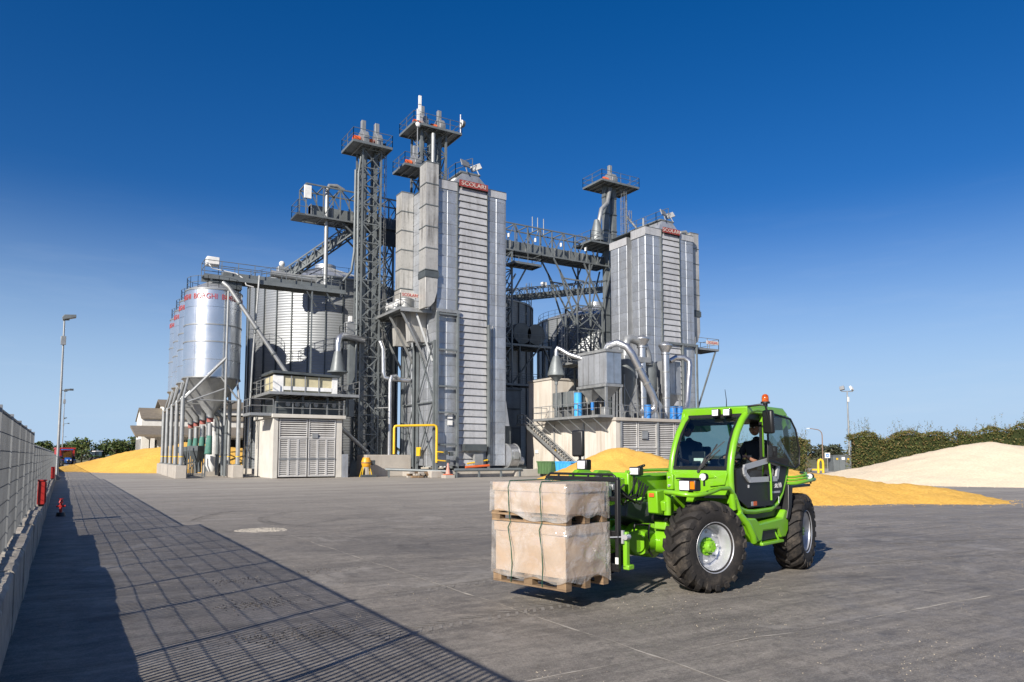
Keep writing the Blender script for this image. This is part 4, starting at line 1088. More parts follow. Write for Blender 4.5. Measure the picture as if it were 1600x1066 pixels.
# concrete mixer
mx = thing('cement_mixer', 'small orange cement mixer at the foot of the elevator', 'cement mixer', (21.6, 58.4, 0))
MB().lathe([(.12, 1.0), (.38, 1.05), (.5, 1.35), (.5, 1.55), (.36, 1.95), (.34, 1.98)], 20, (21.6, 58.4, 0)).build('drum', mat('mixer_orange', (.72, .33, .02), rough=.45), mx, smooth=40)
MB().lathe([(.51, 1.41), (.54, 1.41), (.54, 1.49), (.51, 1.49)], 20, (21.6, 58.4, 0)).build('gear_ring', 'dsteel', mx, smooth=40)
for dx, dy in ((-.55, -.3), (.55, -.3), (-.55, .4), (.55, .4)): MB().bar((21.6 + dx * .6, 58.4 + dy * .3, 1.1), (21.6 + dx, 58.4 + dy, 0), .07).build('leg', 'yellow', mx)
MB().box(22.1, 22.5, 58.2, 58.6, 1.2, 1.7).build('motor', 'dsteel', mx, bevel=.03)
MB().box(20.9, 22.4, 57.6, 58.1, 0, .25).build('mortar_tray', 'dsteel', mx)
mx.scale = (.82, .82, .82)

# right dryer
D2 = dryer('right grain dryer with pale top band and slatted centre column', 50.6, 52.75, 55.3, 57.45, 56.0, 61.6, 25.5, .9, 'grain dryers', (58.1, 58.9))
MB().box(50.5, 50.58, 55.95, 58.15, 24.6, 25.5).box(50.5, 50.58, 58.85, 61.7, 24.3, 25.1).build('fascia', 'galv_slat', D2)
banded_duct(D2, 57.75, 58.95, 56.6, 57.9, 17.6, 26.2, 1.72)
MB().box(57.65, 59.05, 56.5, 58.0, 16.9, 17.5).build('duct_collar', 'dsteel', D2)
MB().prism([(57.75, 16.9), (58.95, 16.9), (58.95, 15.2), (58.6, 14.2), (57.95, 13.7), (57.75, 13.7)], 'y', 56.6, 57.9).build('duct_elbow', 'duct_sheet', D2, bevel=.02)
platform(D2, 57.5, 61.0, 55.9, 58.6, 13.4, 'lsteel', 1.1, True, 'es')
MB().box(59.1, 60.9, 55.82, 55.88, 13.85, 14.25).build('sign_board', 'fadedw', D2)
text('SCOLARI', .36, 'redink', D2, (60.0, 55.8, 14.04), (R(90), 0, 0), .008)
MB().bar((60.6, 56, 13.2), (57.6, 56, 6.5), .14).build('strut', 'steel', D2)
MB().bar((53, 55.7, 13.5), (57.6, 55.7, 13.5), .14, .24).build('edge_beam', 'steel', D2)
for x in (55.4, 57.4): MB().box(x - .08, x + .08, 55.6, 55.78, 5, 13.5).build('post', 'steel', D2)
ladder(D2, 51.2, 59.5, 25, 28.2, (0, -1))
MB().tube((52.2, 58, 25.5), (52.2, 58, 27.2), .12, 8).pipe([(56.9, 57.5, 25.6), (57.1, 57.4, 26.3), (57.6, 57.2, 26.4), (58.0, 57.2, 26.0)], .2, 8).build('vent_pipe', 'lsteel', D2, smooth=40)
MB().lathe([(.7, 0), (.7, .5)], 4, (58.6, 59.6, 25.6)).build('vent_box', 'steel', D2)
pl2 = thing('dryer_fan', 'small white fan drum on the roof of the main dryer', 'fan', (29, 57, 25.6))
MB().tube((28.9, 56.6, 26.1), (28.9, 57.6, 26.1), .4, 14).build('drum', 'white', pl2, smooth=40); MB().box(28.5, 29.3, 56.6, 57.6, 25.62, 25.75).build('base', 'steel', pl2)

# ------------------------------------------------------------------ louvred stores
def louvre_field(t, x0, x1, y, z0, z1, pitch, frame_m='louvre'):
    w = x1 - x0; fr = .07
    MB().box(x0, x1, y + .10, y + .12, z0, z1).build('louvre_backing', 'dark', t)
    for a, b, c, d in ((x0, x0 + fr, z0, z1), (x1 - fr, x1, z0, z1), (x0 + fr, x1 - fr, z0, z0 + fr), (x0 + fr, x1 - fr, z1 - fr, z1)):
        MB().box(a, b, y - .03, y + .1, c, d).build('louvre_frame', frame_m, t)
    n = int((z1 - z0 - 2 * fr) / pitch); p = (z1 - z0 - 2 * fr) / n
    me = MB().prism([(-.03, 0), (-.01, -.015), (.07, p * .52), (.05, p * .55)], 'x', 0, w - 2 * fr - .01).mesh('louvre_slat'); me.materials.append(M['louvre'])
    for k in range(n): piece('louvre_slat', me, t, (x0 + fr + .005, y, z0 + fr + k * p + .02))
M['louvre'] = mat('louvre_steel', (.60, .59, .57), (.50, .49, .47), nscale=1, rough=.55, metal=.25, streak=.4, scol=(.2, .17, .14), objr=.08)
S1 = thing('louvred_store', 'square concrete store with two tall louvred steel doors, under the grain cleaner', 'building', (16.7, 60, 0))
MB().box(13.95, 14.35, 58.4, 64.6, 0, 4.75).build('wall', 'conc_l', S1, bevel=.03)
MB().box(19.0, 19.5, 58.42, 64.6, 0, 4.75).build('wall', 'conc_l', S1, bevel=.03)
MB().box(14.36, 18.99, 64.2, 64.6, 0, 4.75).build('wall', 'conc', S1)
MB().box(13.8, 19.7, 58.1, 64.8, 4.76, 5.05).build('roof_slab', 'conc_l', S1, bevel=.03)
xm = 16.68
for a, b in ((14.4, xm - .03), (xm + .03, 18.95)):
    d = MB().box(a, b, 58.52, 58.56, .1, 4.7).build('door', 'lsteel', S1)
    louvre_field(d, a + .02, b - .02, 58.4, 3.15, 4.68, .155)
    w = (b - a - .04) / 3
    for i in range(3): louvre_field(d, a + .02 + i * w, a + .02 + (i + 1) * w - .01, 58.4, .12, 3.12, .155)
    MB().box(a + .02, b - .02, 58.35, 58.39, 1.46, 1.58).build('cross_rail', 'lsteel', d)
MB().box(17.0, 17.45, 58.28, 58.38, 3.2, 3.55).build('door_plate', 'lsteel', S1)
MB().box(19.5, 20.0, 58.3, 58.5, 0, 1.9).build('sheet', 'galv', S1)
# deck and cleaner on the roof
DK = thing('cleaner_deck', 'grey steel deck with railings on top of the square louvred store', 'platform', (16.5, 59.5, 5))
platform(DK, 13.4, 20.6, 57.6, 63.5, 6.75, 'lsteel', 1.1, True, 'wne')
MB().railing([(14.0, 58.2, 5.05), (19.5, 58.2, 5.05)], .95, 1.4).build('railing', 'lsteel', DK)
for x in (14.2, 16.2, 18.2, 19.8):
    for y in (58.4, 62.8): MB().box(x - .08, x + .08, y - .08, y + .08, 5.05, 6.5).build('post', 'dsteel', DK)
MB().box(14.4, 19.4, 59.2, 62.8, 5.1, 6.3).build('lower_machine', 'dsteel', DK)
for i in range(6): MB().tube((15.2 + i * .75, 59.15, 5.9), (15.2 + i * .75, 59.0, 5.9), .2, 10).build('motor', 'lsteel', DK, smooth=40)
platform(DK, 12.2, 13.9, 58.4, 61.0, 5.1, 'lsteel', 1.1, True, 'ws')
CL = thing('grain_cleaner', 'cream box shaped grain cleaner on the deck above the louvred doors', 'machine', (16.3, 59.5, 6.75))
MB().box(13.9, 18.9, 58.3, 61.5, 6.78, 8.1).build('housing', mat('cream_panel', (.55, .5, .33), (.42, .38, .24), rough=.6, streak=.4), CL, bevel=.03)
MB().prism([(13.7, 8.25), (19.1, 8.12), (19.1, 8.3), (13.7, 8.45)], 'y', 58.0, 61.8).build('lid', 'dsteel', CL)
MB().box(13.8, 14.6, 58.2, 58.28, 6.8, 8.1).build('end_panel', 'white', CL); MB().box(18.5, 18.95, 58.2, 58.28, 6.8, 8.1).build('end_panel', 'white', CL)
MB().box(14.62, 18.48, 58.18, 58.26, 6.95, 7.25).build('band', 'white', CL)
for x in (15.2, 16.3, 17.4): MB().box(x - .04, x + .04, 58.12, 58.2, 6.8, 8.1).build('rib', 'lsteel', CL)
# cyclone with elbow pipe
CY = thing('cyclone', 'grey conical cyclone hanging from a bent pipe beside the elevator', 'cyclone', (19.6, 60.2, 8))
MB().lathe([(.12, 8.0), (.12, 8.3), (.62, 8.75), (.85, 8.8), (.85, 8.92), (.62, 8.95), (.38, 10.3), (.3, 10.6)], 24, (19.6, 60.2, 0)).build('cone', 'steel', CY, smooth=35)
MB().pipe([(19.6, 60.2, 10.6), (19.6, 60.2, 11.3), (19.7, 60.25, 11.8), (20.0, 60.4, 12.05), (20.6, 60.7, 12.1), (22.3, 61.6, 12.0)], .27, 12).build('elbow_pipe', 'tube', CY, smooth=40)
PP = thing('air_pipe', 'bright air pipe bending from elevator across to main dryer', 'pipe', (25, 61, 0))
MB().pipe([(23.9, 61.5, 12.0), (24.1, 61.3, 11.3), (24.1, 61.2, 9.2), (24.2, 61.1, 8.7), (24.6, 60.9, 8.6), (26.4, 60.4, 8.5)], .22, 12).build('upper_pipe', 'tube', PP, smooth=40)
MB().pipe([(24.35, 60.2, 1.8), (24.35, 60.2, 8.3), (24.5, 60.2, 8.75), (24.9, 60.3, 8.85), (25.2, 60.4, 8.6)], .17, 12).build('standpipe', 'tube', PP, smooth=40)
MB().bar((23.5, 61.6, 6.0), (24.35, 60.2, 6.0), .08).build('stay', 'lsteel', PP)
MB().tube((22.2, 62.2, 27), (22.2, 62.2, 27.1), .1, 6)

# right store with stained wall, louvres, stairs and roof plant
S2 = thing('louvred_store', 'long stained concrete store with wide louvres behind the corn pile', 'building', (46, 57, 0))
MB().box(41.4, 41.9, 50.0, 64.5, -.25, 4.85).build('wall', 'conc_w', S2, bevel=.03)
MB().box(51.4, 51.9, 50.0, 64.5, -.25, 4.85).build('wall', 'conc_w', S2)
MB().box(41.9, 51.4, 64.0, 64.5, 0, 4.85).build('wall', 'conc_w', S2)
MB().box(41.91, 51.39, 50.35, 50.4, -.25, 4.85).build('back_panel', 'dark', S2)
MB().box(41.3, 52.0, 49.8, 64.6, 4.86, 5.15).build('roof_slab', 'conc', S2, bevel=.03)
xs = [41.95, 44.0, 46.3, 48.5, 50.0, 51.35]
for a, b in zip(xs[:-1], xs[1:]):
    louvre_field(S2, a + .06, b - .06, 50.05, 2.45, 4.8, .16); louvre_field(S2, a + .06, b - .06, 50.05, .1, 2.4, .16)
for x in (41.95, 46.3): MB().box(x - .05, x + .16, 49.92, 50.02, .05, 4.85).build('jamb', 'lsteel', S2)
MB().box(44.4, 45.1, 49.9, 50.0, 3.3, 4.0).build('door_plate', 'lsteel', S2)
MB().box(41.32, 41.36, 62.2, 62.8, 2.0, 2.35).build('notice', 'white', S2); MB().box(41.32, 41.36, 59.0, 59.35, 2.0, 2.6).build('notice', 'yellow', S2)
for y in (59.3, 54.5): MB().tube((41.3, y, 0), (41.3, y, 4.8), .07, 8).build('rain_pipe', 'lsteel', S2)
UB = thing('upper_block', 'plain tall beige concrete block above the stairs', 'building', (45, 62, 5.15))
MB().box(41.6, 48.0, 60.2, 64.4, 5.16, 9.4).build('wall', 'conc_w', UB, bevel=.04); MB().box(41.5, 48.1, 60.1, 64.5, 9.4, 9.62).build('roof_slab', 'conc', UB, bevel=.03)
LB = thing('shaded_annex', 'dark steel annex in the shadow between the dryers', 'building', (37, 64, 0))
MB().box(33.7, 40.6, 64.6, 66.9, 0, 8.6).build('wall', 'steel', LB); MB().box(33.5, 40.8, 64.4, 67.1, 8.6, 8.8).build('roof', 'dsteel', LB)
for z in (2.4, 4.6, 6.6): MB().box(33.7, 40.6, 64.5, 64.58, z, z + .1).build('band', 'dsteel', LB)
for x in (35.2, 37.0, 38.8): MB().box(x, x + .08, 64.52, 64.59, .2, 8.4).build('joint_trim', 'dsteel', LB)
MB().box(36.2, 36.6, 64.44, 64.5, 5.2, 5.7).build('notice', 'yellow', LB)
# dark walkways between the silos
SW = thing('service_walkway', 'dark service platforms and fan drums in front of the shaded silo', 'walkway', (40.5, 67, 9))
platform(SW, 36.5, 45.0, 65.0, 68.4, 13.6, 'steel'); platform(SW, 38.0, 46.5, 64.6, 66.6, 9.3, 'steel')
for x in (37.8, 41.0, 44.2): MB().bar((x, 65.2, 0.2), (x, 65.2, 13.4), .16).build('post', 'dsteel', SW)
for x in (41.6, 43.4): MB().tube((x, 65.6, 14.9), (x, 67.6, 14.9), 1.15, 18).build('fan_drum', 'dsteel', SW, smooth=40)
MB().bar((40.0, 65.0, 9.4), (43.4, 65.0, 13.4), .14).bar((44.0, 65.0, 13.4), (46.0, 65.0, 9.4), .14).build('strut', 'dsteel', SW)
ladder(SW, 46.2, 64.6, 9.3, 16.5)
# stairs
ST = thing('steel_stairs', 'grey steel staircase with handrails climbing the stained wall', 'stairs', (40.7, 59, 0))
ya, yb, za_, zb2 = 53.6, 63.2, -.1, 5.0
for x in (40.2, 41.2): MB().bar((x, ya, za_), (x, yb, zb2), .06, .28).build('stringer', 'lsteel', ST)
nst = 26; tm = MB().box(0, .94, -.13, .13, -.02, .02).mesh('tread'); tm.materials.append(M['lsteel'])
for i in range(nst): piece('tread', tm, ST, (40.23, ya + (yb - ya) * (i + .5) / nst, za_ + (zb2 - za_) * (i + .7) / nst))
for x in (40.2,):
    r_ = MB(); r_.railing([(x, ya, za_), (x, yb, zb2), (x, yb + 1.2, zb2)], 1.0, 1.4); r_.build('railing', 'lsteel', ST)
MB().box(40.1, 41.35, yb, yb + 1.3, zb2 - .1, zb2).build('landing', 'lsteel', ST)
MB().railing([(40.2, yb + 1.2, zb2), (41.3, yb + 1.2, zb2)], 1.0).build('railing', 'lsteel', ST)
# roof platform cantilevered over the wall
RP = thing('roof_platform', 'steel platform bracketed out from the top of the stained wall', 'platform', (40.5, 55, 5))
platform(RP, 39.6, 41.28, 50.2, 60.5, 5.35, 'lsteel', 1.15, True, 'wns')
for i in range(6): MB().bar((39.7, 51 + i * 1.8, 5.1), (41.35, 51 + i * 1.8, 3.9), .09).build('bracket', 'lsteel', RP)
MB().railing([(41.5, 49.95, 5.15), (51.8, 49.95, 5.15)], 1.1, 1.6, .03).build('railing', 'lsteel', RP)
# filter cabinet
FC = thing('dust_filter', 'pale galvanised filter cabinet on legs with pyramid hoppers', 'filter', (42.8, 54, 5.2))
MB().box(42.0, 43.8, 52.0, 56.2, 8.35, 11.3).build('cabinet', 'galv', FC)
for i in range(5): MB().box(41.94, 41.99, 52.05 + i * .83, 52.82 + i * .83, 8.42, 11.2).build('door_panel', 'galv', FC)
for i in range(2): MB().box(42.05 + i * .88, 42.88 + i * .88, 51.94, 51.99, 8.42, 11.2).build('door_panel', 'tube', FC)
MB().box(41.85, 43.95, 51.85, 56.4, 11.3, 11.55).build('roof_cap', 'lsteel', FC); MB().box(41.88, 43.92, 51.88, 56.35, 8.1, 8.34).build('base_ring', 'lsteel', FC)
for y0_ in (52.1, 54.2):
    MB().add([(42.05, y0_, 8.1), (43.75, y0_, 8.1), (43.75, y0_ + 2, 8.1), (42.05, y0_ + 2, 8.1), (42.75, y0_ + .9, 6.9), (43.05, y0_ + .9, 6.9), (43.05, y0_ + 1.1, 6.9), (42.75, y0_ + 1.1, 6.9)],
             [(0, 1, 5, 4), (1, 2, 6, 5), (2, 3, 7, 6), (3, 0, 4, 7), (4, 5, 6, 7)]).build('hopper', 'lsteel', FC)
    MB().tube((42.9, y0_ + 1, 6.9), (42.9, y0_ + 1, 6.1), .16, 10).build('outlet', 'blue', FC, smooth=40)
for x in (42.05, 43.75):
    for y in (52.05, 56.15): MB().box(x - .1, x + .1, y - .1, y + .1, 5.16, 8.1).build('leg', 'lsteel', FC)
MB().box(42.6, 43.2, 53.0, 53.6, 5.16, 6.3).build('pump', 'lsteel', FC, bevel=.05)
# ducts and stacks
DU = thing('exhaust_duct', 'fat silver duct arching down from the filter cabinet', 'duct', (46, 52, 5))
MB().pipe([(43.2, 53.6, 11.5), (43.3, 53.2, 12.1), (43.8, 52.5, 12.3), (44.4, 51.9, 11.9), (44.8, 51.6, 11.2), (46.9, 51.3, 7.6), (47.3, 51.3, 6.8), (47.3, 51.4, 6.2), (46.9, 51.6, 5.85), (46.0, 52.0, 5.8)], .34, 16).build('duct', 'tube', DU, smooth=45)
for p, q in (((45.5, 51.5, 10.0), (45.58, 51.49, 9.87)), ((46.3, 51.38, 8.63), (46.38, 51.37, 8.5))): MB().tube(p, q, .39, 16).build('duct_band', 'lsteel', DU, smooth=40)
def stack(x, y, zt, lab, r=.42):
    t = thing('exhaust_stack', lab, 'stack', (x, y, 5.15), 'exhaust stacks on the store roof')
    MB().tube((x, y, 5.2), (x, y, zt - 1.1), r, 16).build('tube', 'tube', t, smooth=40)
    MB().lathe([(r, zt - 1.1), (r * 1.25, zt - 1.05), (r * 1.25, zt - .9), (r * 1.0, zt - .85), (r * 1.95, zt - .2), (r * 1.95, zt - .1), (r * .5, zt + .25), (0, zt + .28)], 16, (x, y, 0)).build('rain_hood', 'tube', t, smooth=25)
    for z in (7.4, 10.0): MB().tube((x, y, z), (x, y, z + .12), r * 1.12, 16).build('clamp', 'lsteel', t, smooth=40)
stack(48.6, 54.5, 13.5, 'taller silver exhaust stack with a flared hood beside the fat duct', .40)
stack(50.9, 53.6, 12.9, 'right silver exhaust stack with a flared hood', .36)
D3 = thing('exhaust_duct', 'thinner silver duct bending down at the right end of the roof', 'duct', (53.5, 54, 5))
MB().pipe([(52.4, 54.5, 11.4), (52.9, 54.2, 11.75), (53.6, 53.8, 11.75), (54.0, 53.5, 11.4), (54.0, 53.4, 10.9), (52.9, 52.7, 7.2), (52.3, 52.4, 6.2), (51.5, 52.3, 5.8), (50.6, 52.4, 5.75)], .28, 14).build('duct', 'tube', D3, smooth=45)
C2 = thing('dust_filter', 'second galvanised filter cabinet half behind the right stack', 'filter', (52.6, 55.5, 5.2))
MB().box(51.6, 53.9, 54.6, 55.9, 8.0, 11.4).build('cabinet', 'galv', C2)
for i in range(3): MB().box(51.65 + i * .75, 52.35 + i * .75, 54.54, 54.59, 8.1, 11.3).build('door_panel', 'galv', C2)
MB().add([(51.6, 54.6, 8), (53.9, 54.6, 8), (53.9, 55.9, 8), (51.6, 55.9, 8), (52.6, 55.1, 6.4), (52.9, 55.1, 6.4), (52.9, 55.4, 6.4), (52.6, 55.4, 6.4)], [(0, 1, 5, 4), (1, 2, 6, 5), (2, 3, 7, 6), (3, 0, 4, 7), (4, 5, 6, 7)]).build('hopper', 'lsteel', C2)
for x in (51.7, 53.8): MB().box(x - .08, x + .08, 54.6, 54.76, 5.16, 8).build('leg', 'lsteel', C2)
# twin dark cyclones
for i, (x, y, lab) in enumerate(((46.6, 54.6, 'left dark cyclone under the curved black elbow'), (50.0, 55.3, 'right dark cyclone between the two stacks'))):
    t = thing('cyclone', lab, 'cyclone', (x, y, 5.2), 'roof cyclones')
    MB().lathe([(.2, 6.2), (.95, 8.8), (.95, 11.0), (.5, 11.3), (0, 11.35)], 20, (x, y, 0)).build('body', 'steel', t, smooth=35)
    MB().tube((x, y, 5.2), (x, y, 6.3), .22, 10).build('outlet', 'dsteel', t, smooth=40)
    for a in range(4):
        c, s = math.cos(a * 1.57 + .7), math.sin(a * 1.57 + .7)
        MB().bar((x + c * 1.1, y + s * 1.1, 5.16), (x + c * .98, y + s * .98, 9.6), .1).build('leg', 'lsteel', t)
    MB().bar((x - .9, y - .7, 5.6), (x + .8, y - .8, 8.6), .07).bar((x + .8, y - .8, 5.6), (x - .9, y - .7, 8.6), .07).build('brace', 'lsteel', t)
    if i == 0:
        MB().pipe([(x, y, 11.2), (x, y, 12.6), (x + .15, y, 13.1), (x + .6, y, 13.3), (x + 1.6, y, 13.1), (x + 2.4, y, 12.6), (x + 2.8, y, 11.8), (x + 2.9, y, 10.8)], .42, 14).build('elbow', 'lsteel', t, smooth=45)
        MB().box(x - .6, x + 2.9, y - .5, y + .5, 10.9, 11.5).build('manifold', 'lsteel', t, bevel=.08)
CY2 = thing('cyclone', 'grey funnel cyclone above the upper railing left of the filter cabinet', 'cyclone', (40.4, 57.5, 8))
MB().lathe([(.15, 8.6), (.15, 8.9), (.6, 9.4), (.85, 9.5), (.85, 9.62), (.45, 11.0), (.3, 11.4)], 20, (40.4, 57.6, 0)).build('cone', 'steel', CY2, smooth=35)
MB().pipe([(40.4, 57.6, 11.3), (40.4, 57.6, 11.9), (40.5, 57.5, 12.2), (40.7, 57.2, 12.0), (41.2, 56.6, 11.5), (42.2, 55.6, 11.0)], .22, 12).build('elbow_pipe', 'tube', CY2, smooth=40)
MB().tube((40.4, 57.6, 5.3), (40.4, 57.6, 8.7), .1, 8).build('support', 'steel', CY2)
CT = thing('screw_conveyor', 'covered grey conveyor trough behind the roof railing', 'conveyor', (42, 59, 5.4))
MB().box(41.6, 43.0, 56.4, 60.0, 6.5, 8.0).build('trough', 'steel', CT, bevel=.05)
for y in (56.8, 58.4, 59.8): MB().box(41.7, 42.9, y - .08, y + .08, 5.16, 6.5).build('leg', 'lsteel', CT)
for i in range(4): MB().box(41.54, 41.6, 56.6 + i * .95, 56.68 + i * .95, 6.5, 8).build('rib', 'lsteel', CT)
UR = thing('upper_walkway', 'railed grey walkway high behind the filter cabinet', 'walkway', (45, 60.5, 10))
platform(UR, 42.0, 48.0, 57.2, 60.0, 10.9, 'lsteel')
for x in (44.3, 47.9):
    for y in (57.3, 59.9): MB().box(x - .08, x + .08, y - .08, y + .08, 5.16, 10.7).build('leg', 'steel', UR)
for i in range(4): MB().tube((44.0 + i * .9, 58.2, 5.2), (44.0 + i * .9, 58.2, 10.7), .2, 10).build('drop_tube', 'steel', UR, smooth=40)
# drums
for i, (x, y, z, r, hh, m, lab) in enumerate(((40.0, 53.6, 5.37, .36, 2.1, 'skyblue', 'tall light blue cylinder standing on the bracketed platform'),
        (46.0, 50.9, 5.17, .32, 1.25, 'blue', 'dark blue barrel at the foot of the fat duct'), (49.2, 50.9, 5.17, .32, 1.2, 'blue', 'left one of two dark blue barrels between the stacks'),
        (49.95, 50.8, 5.17, .32, 1.2, 'blue', 'right one of two dark blue barrels between the stacks'))):
    t = thing('barrel', lab, 'barrel', (x, y, z))
    MB().lathe([(0, 0), (r, 0), (r, hh * .32), (r + .02, hh * .33), (r, hh * .34), (r, hh * .65), (r + .02, hh * .66), (r, hh * .67), (r, hh), (r * .4, hh + .03), (0, hh + .03)], 20, (x, y, z)).build('shell', m, t, smooth=40)
    MB().lathe([(r - .02, hh), (r + .025, hh), (r + .025, hh + .04), (r - .02, hh + .04)], 20, (x, y, z)).build('rim', m, t, smooth=40)
# skips at the foot of the stairs
for x, y, m, lab in ((38.6, 56.2, 'binG', 'green wheeled skip by the foot of the stairs'), (39.0, 53.8, 'skyblue', 'blue skip half behind the corn pile')):
    t = thing('waste_skip', lab, 'skip', (x, y, 0))
    MB().prism([(y - 1.0, .25), (y + 1.0, .25), (y + 1.2, 1.35), (y - 1.2, 1.35)], 'x', x - .6, x + .6).build('tub', m, t)
    MB().box(x - .65, x + .65, y - 1.25, y + 1.25, 1.3, 1.42).build('rim', m, t)
    for i in range(5): MB().box(x - .66, x - .6, y - 1.0 + i * .48, y - .92 + i * .48, .3, 1.3).build('rib', m, t)
    for s in (-.7, .7): MB().tube((x - .5, y + s, .14), (x - .4, y + s, .14), .14, 10).build('wheel', 'black', t, smooth=40)

# the right store and everything on its roof stand a little nearer than first laid out: one uniform move towards the yard
KS = .918
for o in list(COL.objects):
    if o.parent is None and o.name.split('.')[0] in ('louvred_store', 'upper_block', 'steel_stairs', 'roof_platform', 'dust_filter', 'exhaust_duct', 'exhaust_stack', 'cyclone', 'screw_conveyor', 'upper_walkway', 'barrel', 'waste_skip') and o.location.x > 30:
        o.location = (o.location.x * KS, o.location.y * KS, 1.8 + (o.location.z - 1.8) * KS if o.name.split('.')[0] != 'waste_skip' else 0)
        o.scale = (KS, KS, KS)
# ------------------------------------------------------------------ green telehandler (local frame: x ahead, y left, z up)
TL = thing('telehandler', 'bright green telehandler carrying two wrapped pallet loads on its forks', 'telehandler', (7.14, 7.964, 0), None, math.atan2(-.2401, -.9707), True)
RT, WT = .60, .43
def tyre_mesh():
    m = MB(); h = WT / 2
    pr = [(.30, -h * .80), (.345, -h * .92), (.40, -h * 1.0), (.47, -h * .99), (.53, -h * .90), (.552, -h * .72), (.562, -h * .3), (.564, 0)]
    pr += [(r, -y) for r, y in pr[-2::-1]]
    m.lathe(pr, 72, (0, 0, 0), 'y')
    N = 20
    st = [(-.012, 0, .606, .036), (.06, .085, .607, .034), (.125, .175, .603, .036), (.175, .245, .590, .042), (.212, .285, .555, .046), (.222, .31, .49, .036)]
    for k in range(N):
        for sg, ph in ((1, 0), (-1, math.pi / N)):
            t0 = 2 * math.pi * k / N + ph; vs = []
            for y, da, rt, hw in st:
                rb = rt - .06 if y < .2 else rt - .05
                yb = y if y < .18 else y - .05
                for rr, s, w in ((rb, -1, 1.25), (rt, -1, 1), (rt, 1, 1), (rb, 1, 1.25)):
                    a = t0 + da + s * hw * w / .6
                    vs.append((rr * math.cos(a), sg * (y if rr == rt else yb), rr * math.sin(a)))
            n = len(st); fs = []
            for i in range(n - 1):
                for j in range(3): fs.append((i * 4 + j, i * 4 + j + 1, i * 4 + j + 5, i * 4 + j + 4))
            fs += [(0, 1, 2, 3), tuple((n - 1) * 4 + j for j in (3, 2, 1, 0))]
            m.add(vs, fs)
    return m
tyre_me = tyre_mesh().mesh('tyre', (0, 0, 0), 32); tyre_me.materials.append(M['rubber'])
rim_me = MB().lathe([(.335, -.17), (.30, -.16), (.29, .0), (.285, .1), (.305, .155), (.33, .165), (.343, .185), (.333, .195), (.318, .180), (.298, .170), (.275, .10), (.268, .02), (.235, .0), (.225, .025), (.16, .035), (.06, .035)], 56, (0, 0, 0), 'y').mesh('rim', (0, 0, 0), 35); rim_me.materials.append(M['rim'])
hub = MB().lathe([(.125, .03), (.12, .05), (.085, .055), (.08, .11), (.068, .13), (.04, .135), (0, .135)], 28, (0, 0, 0), 'y')
for i in range(10):
    a = 2 * math.pi * i / 10; hub.tube((.103 * math.cos(a), .05, .103 * math.sin(a)), (.103 * math.cos(a), .08, .103 * math.sin(a)), .013, 6)
for i in range(6):
    a = 2 * math.pi * i / 6 + .3; hub.tube((.055 * math.cos(a), .125, .055 * math.sin(a)), (.055 * math.cos(a), .145, .055 * math.sin(a)), .010, 6)
hub_me = hub.mesh('hub', (0, 0, 0), 35); hub_me.materials.append(M['green'])
nut = MB()
for i in range(8):
    a = 2 * math.pi * i / 8; nut.tube((.195 * math.cos(a), .03, .195 * math.sin(a)), (.195 * math.cos(a), .055, .195 * math.sin(a)), .02, 8)
nut.box(.24, .275, .06, .09, .06, .085); nut_me = nut.mesh('wheel_nut', (0, 0, 0), 35); nut_me.materials.append(M['rim'])
for x, y, st_ in ((0, .93, -16), (0, -.93, -16), (-2.8, .93, 10), (-2.8, -.93, 10)):
    w = piece('wheel', rim_me, TL, (x, y, RT - .008)); w.rotation_euler = (0, R(17 * x), R(st_ + (180 if y < 0 else 0)))
    for nm, me in (('tyre', tyre_me), ('hub', hub_me), ('wheel_nuts', nut_me)): piece(nm, me, w, (0, 0, 0))
# axles and chassis
for x in (0, -2.8):
    ax = MB().pipe([(x, -.72, .6), (x, -.52, .6), (x, -.5, .6), (x, -.3, .6), (x, -.22, .6), (x, .12, .6), (x, .2, .6), (x, .46, .6), (x, .48, .6), (x, .74, .6)], [.15, .16, .2, .17, .24, .24, .17, .16, .2, .18], 20)
    ax.build('axle', 'green', TL, smooth=30)
    for s in (-1, 1): MB().box(x - .1, x + .1, s * .62 - .05, s * .62 + .05, .36, .86).build('knuckle', 'green', TL, bevel=.03)
MB().tube((.12, .1, .6), (.34, .1, .6), .17, 18).tube((.34, .1, .6), (.38, .1, .6), .13, 18).build('differential', 'green', TL, smooth=40)
MB().prism([(-.14, .78), (.16, .78), (.1, 1.0), (-.05, 1.04)], 'y', .22, .42).build('axle_bracket', 'green', TL, bevel=.02)
MB().tube((.12, .2, .93), (.12, .46, .93), .05, 12).build('pivot_pin', 'black', TL, smooth=40)
for y in (.02, .26):
    MB().pipe([(.3, y, .86), (.33, y, .78), (.31, y - .01, .5), (.24, y, .42)], .014, 8).pipe([(.3, .02, .84), (.34, .14, .85), (.3, .26, .84)], .014, 8).build('hydraulic_hose', 'hose', TL, smooth=60)
MB().prism([(-3.25, .62), (-3.3, 1.0), (-2.6, 1.15), (-.4, 1.12), (.42, 1.15), (.45, .95), (.2, .9), (-.4, .72), (-2.4, .68)], 'y', -.5, -.02).build('chassis', 'dsteel', TL, bevel=.02)
MB().box(-2.4, -.5, -.02, .72, .66, .98).build('underbody', 'black', TL, bevel=.03)
MB().prism([(-3.35, .75), (-3.45, 1.1), (-3.3, 1.42), (-2.5, 1.5), (-2.35, 1.1), (-2.5, .8)], 'y', -.95, .45).build('counterweight', 'green', TL, bevel=.06)
MB().prism([(-2.5, .85), (-2.6, 1.42), (-2.2, 1.52), (-.9, 1.46), (-.75, 1.1), (-.85, .8)], 'y', -1.05, -.5).build('engine_hood', 'green', TL, bevel=.06)
